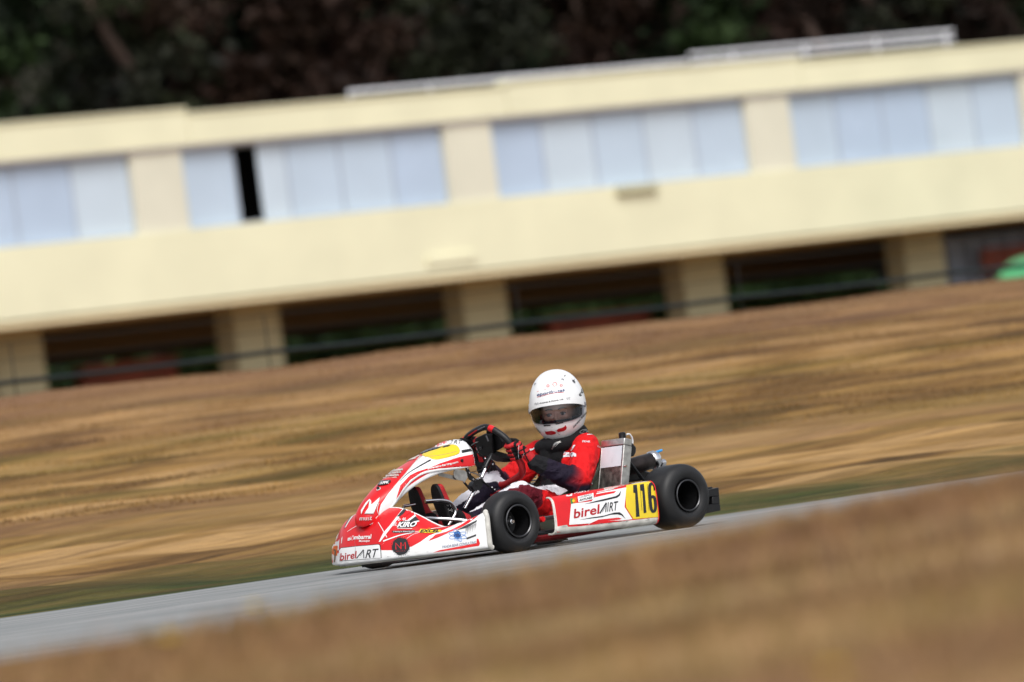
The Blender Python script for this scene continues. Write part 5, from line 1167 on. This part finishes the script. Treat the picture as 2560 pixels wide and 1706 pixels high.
sv3 = [v.co + Vector(ORG[gl]) for v in gl.data.vertices]; t3 = BVHTree.FromPolygons(sv3, [tuple(p.vertices) for p in gl.data.polygons]); gp = SuitPanel(t3, MB())
gp.line(3, [(1190, 440), (1185, 560), (1190, 650)], .9, S_WHT, 3); gp.line(3, [(1270, 560), (1240, 640), (1235, 690)], .6, S_WHT, 3); gp.line(3, [(1475, 590), (1450, 650), (1430, 740)], .9, S_WHT, 3)
if gp.mb.v: part(gp.mb, 'piping', gl, fixn=False)

# neck brace
m_ = MB(); nb = J['neck'] + [0.0, 0, -.005]
pth = []
for t in np.linspace(0, 2 * pi, 28, endpoint=False): pth.append(k3(nb + np.array([.088 * cos(t), .098 * sin(t), .018 - .030 * cos(t) + .008 * cos(2 * t)])))
m_.tube(pth, .030, G_BLK, 16, closed=True)
m_.capsule(k3(nb + [.07, .0, -.01]), k3(nb + [.105, .0, -.085]), .045, .03, G_BLK)
m_.ell(k3(nb + [.062, 0, -.06]), (.045, .085, .075), G_BLK)
nbk = remesh(m_, 'neck_brace', .004, 3, lambda k: (np.zeros(len(k)), [G_BLK]), drv, .001)
sv4 = [v.co + Vector(ORG[nbk]) for v in nbk.data.vertices]; t4 = BVHTree.FromPolygons(sv4, [tuple(p.vertices) for p in nbk.data.polygons]); npn = SuitPanel(t4, MB())
npn.line(4, [(950, 1015), (985, 988), (1060, 978), (1108, 992), (1095, 1015), (1020, 1032), (965, 1030)], 1.4, STEEL, 4, 4, closed=True); npn.line(4, [(990, 1008), (1030, 995), (1070, 1000), (1030, 1015)], 1.1, STEEL, 4, 3)
npn.line(4, [(560, 1250), (610, 1180), (680, 1140)], (2.6, 1.), STEEL, 4); npn.line(4, [(570, 1225), (600, 1170), (650, 1150)], (1.6, .6), STEEL, 4); npn.line(4, [(600, 1220), (650, 1170), (690, 1150)], (1.6, .6), STEEL, 4)
if npn.mb.v: part(npn.mb, 'logo_print', nbk, fixn=False)

# helmet
def hsurf(lon, lat, off=0.):
    cl = np.cos(lat); sl_ = np.sin(lat); rx = .1245 + off; ry = .150 + off; rz = .164 + off
    low = np.clip(-sl_, 0, 1); fr = np.clip(np.cos(lon), 0, 1)
    sq = np.abs(cl) ** .88
    y = ry * sq * np.cos(lon) * (1 - .05 * low * (1 - fr)); x = rx * sq * np.sin(lon) * (1 - .10 * low ** 2)
    y = y + .012 * low * fr - .006; z = rz * np.sign(sl_) * np.abs(sl_) ** 1.02
    q = HCTR[None, None] + Sd * x[..., None] + Fd * y[..., None] + np.array([0, 0, 1.]) * z[..., None]
    return np.stack([-q[..., 0], -q[..., 1], q[..., 2]], -1)
LO, LA = np.meshgrid(np.radians(np.linspace(-180, 180, 145)), np.radians(np.linspace(-68, 89.9, 104)), indexing='ij')
hel = Panel(hsurf(LO, LA), WHITE); hel.orient(k3(HCTR))
# cut the eye port: drop faces whose centre lies in it
def port(lo, la): 
    e = np.abs(lo) / radians(64); top = radians(5) - radians(9) * e ** 3; bot = radians(-25) + radians(8) * e ** 3; return (e < 1) & (la < top) & (la > bot)
k_ = LO.shape[1]; keep = []
for q, mi_ in zip(hel.mb.f, hel.mb.m):
    i, j = divmod(q[0], k_); lo = (LO[i, j] + LO[min(i + 1, 144), j]) / 2; la = (LA[i, j] + LA[i, min(j + 1, k_ - 1)]) / 2
    keep.append(not port(np.array(lo), np.array(la)))
hel.mb.f = [q for q, kf in zip(hel.mb.f, keep) if kf]; hel.mb.m = [q for q, kf in zip(hel.mb.m, keep) if kf]
f = hel
for q in ([(470, 1005), (500, 1000), (560, 992), (600, 1002), (622, 1022), (600, 1040), (550, 1050), (500, 1050), (472, 1035), (463, 990)],
          [(622, 985), (655, 962), (700, 952), (732, 935), (745, 912), (765, 945), (758, 975), (725, 995), (670, 1010), (640, 1012)]): f.fill(4, q, RED2, 2)
f.line(4, [(470, 1005), (463, 990)], .8, BLK, 3, 0); f.line(4, [(608, 985), (630, 1012), (660, 1045)], .6, BLK, 3, 0)
for q in ([(445, 912), (540, 908), (540, 922), (450, 930)], [(610, 893), (715, 870), (715, 884), (612, 907)]): f.fill(4, q, BLK, 3)
f.text(4, 'eporifrutas', (352, 512), (735, 440), (0, -46), DBLUE, 3, .012)
f.line(4, [(352, 448), (480, 412)], .9, RED, 3, 0); f.line(4, [(355, 525), (520, 480), (625, 462), (722, 460)], .9, RED, 3)
for cx_, cy_, r_ in ((505, 365, 26), (600, 345, 42), (687, 360, 24)):
    for q in range(9):
        t = q * 2 * pi / 9; f.line(4, [(cx_ + r_ * .62 * cos(t), cy_ + r_ * .62 * sin(t)), (cx_ + r_ * .95 * cos(t + .35), cy_ + r_ * .95 * sin(t + .35))], (1.6, .9) if r_ > 30 else (.9, .6), RED, 3, 0)
    f.line(4, [(cx_ + r_ * .5 * cos(t), cy_ + r_ * .5 * sin(t)) for t in np.linspace(0, 6.28, 10, endpoint=False)], .6, RED, 3, 2, closed=True)
f.text(4, 'Lourenço Antunes', (858, 955), (1048, 740), (-4, -34), BLK, 3, .03); f.text(4, 'Antunes', (335, 965), (402, 1030), (4, -24), BLK, 3, .03)
f.fill(4, [(735, 215), (748, 212), (742, 238), (728, 240)], BLK, 3); f.fill(4, [(670, 280), (700, 262), (725, 268), (720, 300), (710, 280), (690, 275)], GREY, 3)
f.fill(4, [(318, 335), (345, 330), (325, 345), (318, 372)], BLK, 3); f.fill(4, [(305, 292), (315, 290), (312, 312), (305, 310)], BLK, 3)
f.line(4, [(890, 218), (862, 275)], .7, GREY, 3, 0); f.line(4, [(905, 228), (875, 285)], .7, GREY, 3, 0); f.fill(4, [(840, 290), (865, 280), (882, 310), (880, 330), (850, 312)], BLK, 3); f.line(4, [(835, 262), (845, 300), (875, 320)], .9, GREY, 3)
f.text(4, 'C', (940, 520), (975, 500), (-2, -52), BLK, 3, .03); f.text(4, 'G', (962, 478), (1000, 455), (-2, -68), BLK, 3, .05)
f.fill(4, [(932, 490), (950, 462), (962, 500), (950, 528)], BLK, 3)
for x, y in ((595, 1102), (1035, 660), (668, 1042), (563, 945)): f.fill(4, [(x - 7, y), (x, y - 4), (x + 7, y), (x, y + 4)], GREY, 3, 8)
helo = part(hel.mb, 'helmet', drv, fixn=False, sharp=0)
# lining inside, lower trim
m_ = MB(); lo2 = np.radians(np.linspace(-180, 180, 73)); la2 = np.radians(np.linspace(-67, 89, 40)); A_, B_ = np.meshgrid(lo2, la2, indexing='ij'); Pi = hsurf(A_, B_, -.012); m_.grid(Pi, LIN)
fk = []; k2 = len(la2)
for q in m_.f:
    i, j = divmod(q[0], k2); fk.append(not bool(port(np.array(A_[i, j] * 1.04), np.array(B_[i, j]))))
m_.f = [q for q, z in zip(m_.f, fk) if z]; m_.m = [q for q, z in zip(m_.m, fk) if z]; part(m_, 'lining', helo, fixn=False, sharp=0)
m_ = MB(); m_.tube([hsurf(np.array([[t]]), np.array([[radians(-68)]]), -.003)[0, 0] for t in np.linspace(-pi, pi, 48, endpoint=False)], .006, BLK, 10, closed=True); part(m_, 'edge_trim', helo)
def rim_pts(off):
    es = np.linspace(-1, 1, 41); T_ = [(e * radians(64), radians(5) - radians(9) * abs(e) ** 3) for e in es]; B2 = [(e * radians(64), radians(-25) + radians(8) * abs(e) ** 3) for e in es[::-1]]
    return [hsurf(np.array([[a]]), np.array([[b]]), off)[0, 0] for a, b in T_ + B2]
m_ = MB(); m_.tube(rim_pts(.0005), .0028, BLK, 8, closed=True); part(m_, 'port_gasket', helo)
# visor: clear tinted lower part, white band above it
es = np.radians(np.linspace(-72, 72, 61)); vv = np.linspace(0, 1, 17)
def vis_lat(e): e = abs(e) / radians(72); return radians(-26) + radians(9) * e ** 3, radians(3.2) - radians(7.0) * e ** 2.5, radians(16.5) - radians(7) * e ** 2
Pv = np.array([[hsurf(np.array([[e]]), np.array([[vis_lat(e)[0] + (vis_lat(e)[1] - vis_lat(e)[0]) * v]]), .0042)[0, 0] for v in vv] for e in es])
m_ = MB(); m_.grid(Pv, VIS); vo = part(m_, 'visor', helo, fixn=False, sharp=0)
Pb = np.array([[hsurf(np.array([[e]]), np.array([[vis_lat(e)[1] + (vis_lat(e)[2] - vis_lat(e)[1]) * v]]), .0044)[0, 0] for v in vv] for e in es])
band = Panel(Pb, WHITE).orient(k3(HCTR)); f = band
f.text(4, 'Antunes & Duarte. Lda', (385, 618), (718, 558), (0, -19), BLK, 2, .03)
for x, y in ((345, 620), (782, 545)):
    f.line(4, [(x - 28, y + 10), (x - 15, y - 16), (x - 5, y), (x - 14, y + 14)], .7, GREY, 2, 4); f.line(4, [(x - 4, y + 16), (x + 12, y - 18), (x + 28, y - 16), (x + 16, y + 4), (x + 28, y + 8)], .7, GREY, 2, 4)
f.line(4, [(250, 575), (420, 530), (600, 492), (800, 470), (905, 462)], .5, GREY, 2)
part(f.mb, 'sun_strip', vo, fixn=False, sharp=0)
m_ = MB()
for x, y, r_ in ((955, 672, .006), (925, 765, .004)):
    i, j = hel.inv(px(4, x, y)); p = hel.samp(hel.P, i, j); n = hel.sign * hel.samp(hel.n, i, j); m_ = MB(); m_.lathe([(r_, 0), (r_, .006), (r_ * .6, .009), (.0001, .009)], p, n, BLK, 14); part(m_, 'visor_pivot', helo)
for s_ in (1, -1):
    p = hsurf(np.array([[s_ * radians(76)]]), np.array([[radians(-2)]]), .003)[0, 0]; n = p - k3(HCTR); n /= np.linalg.norm(n); m_ = MB(); m_.lathe([(.012, -.002), (.011, .002), (.008, .0035), (.0001, .0035)], p, n, GREY, 20); part(m_, 'pivot_cover', helo)
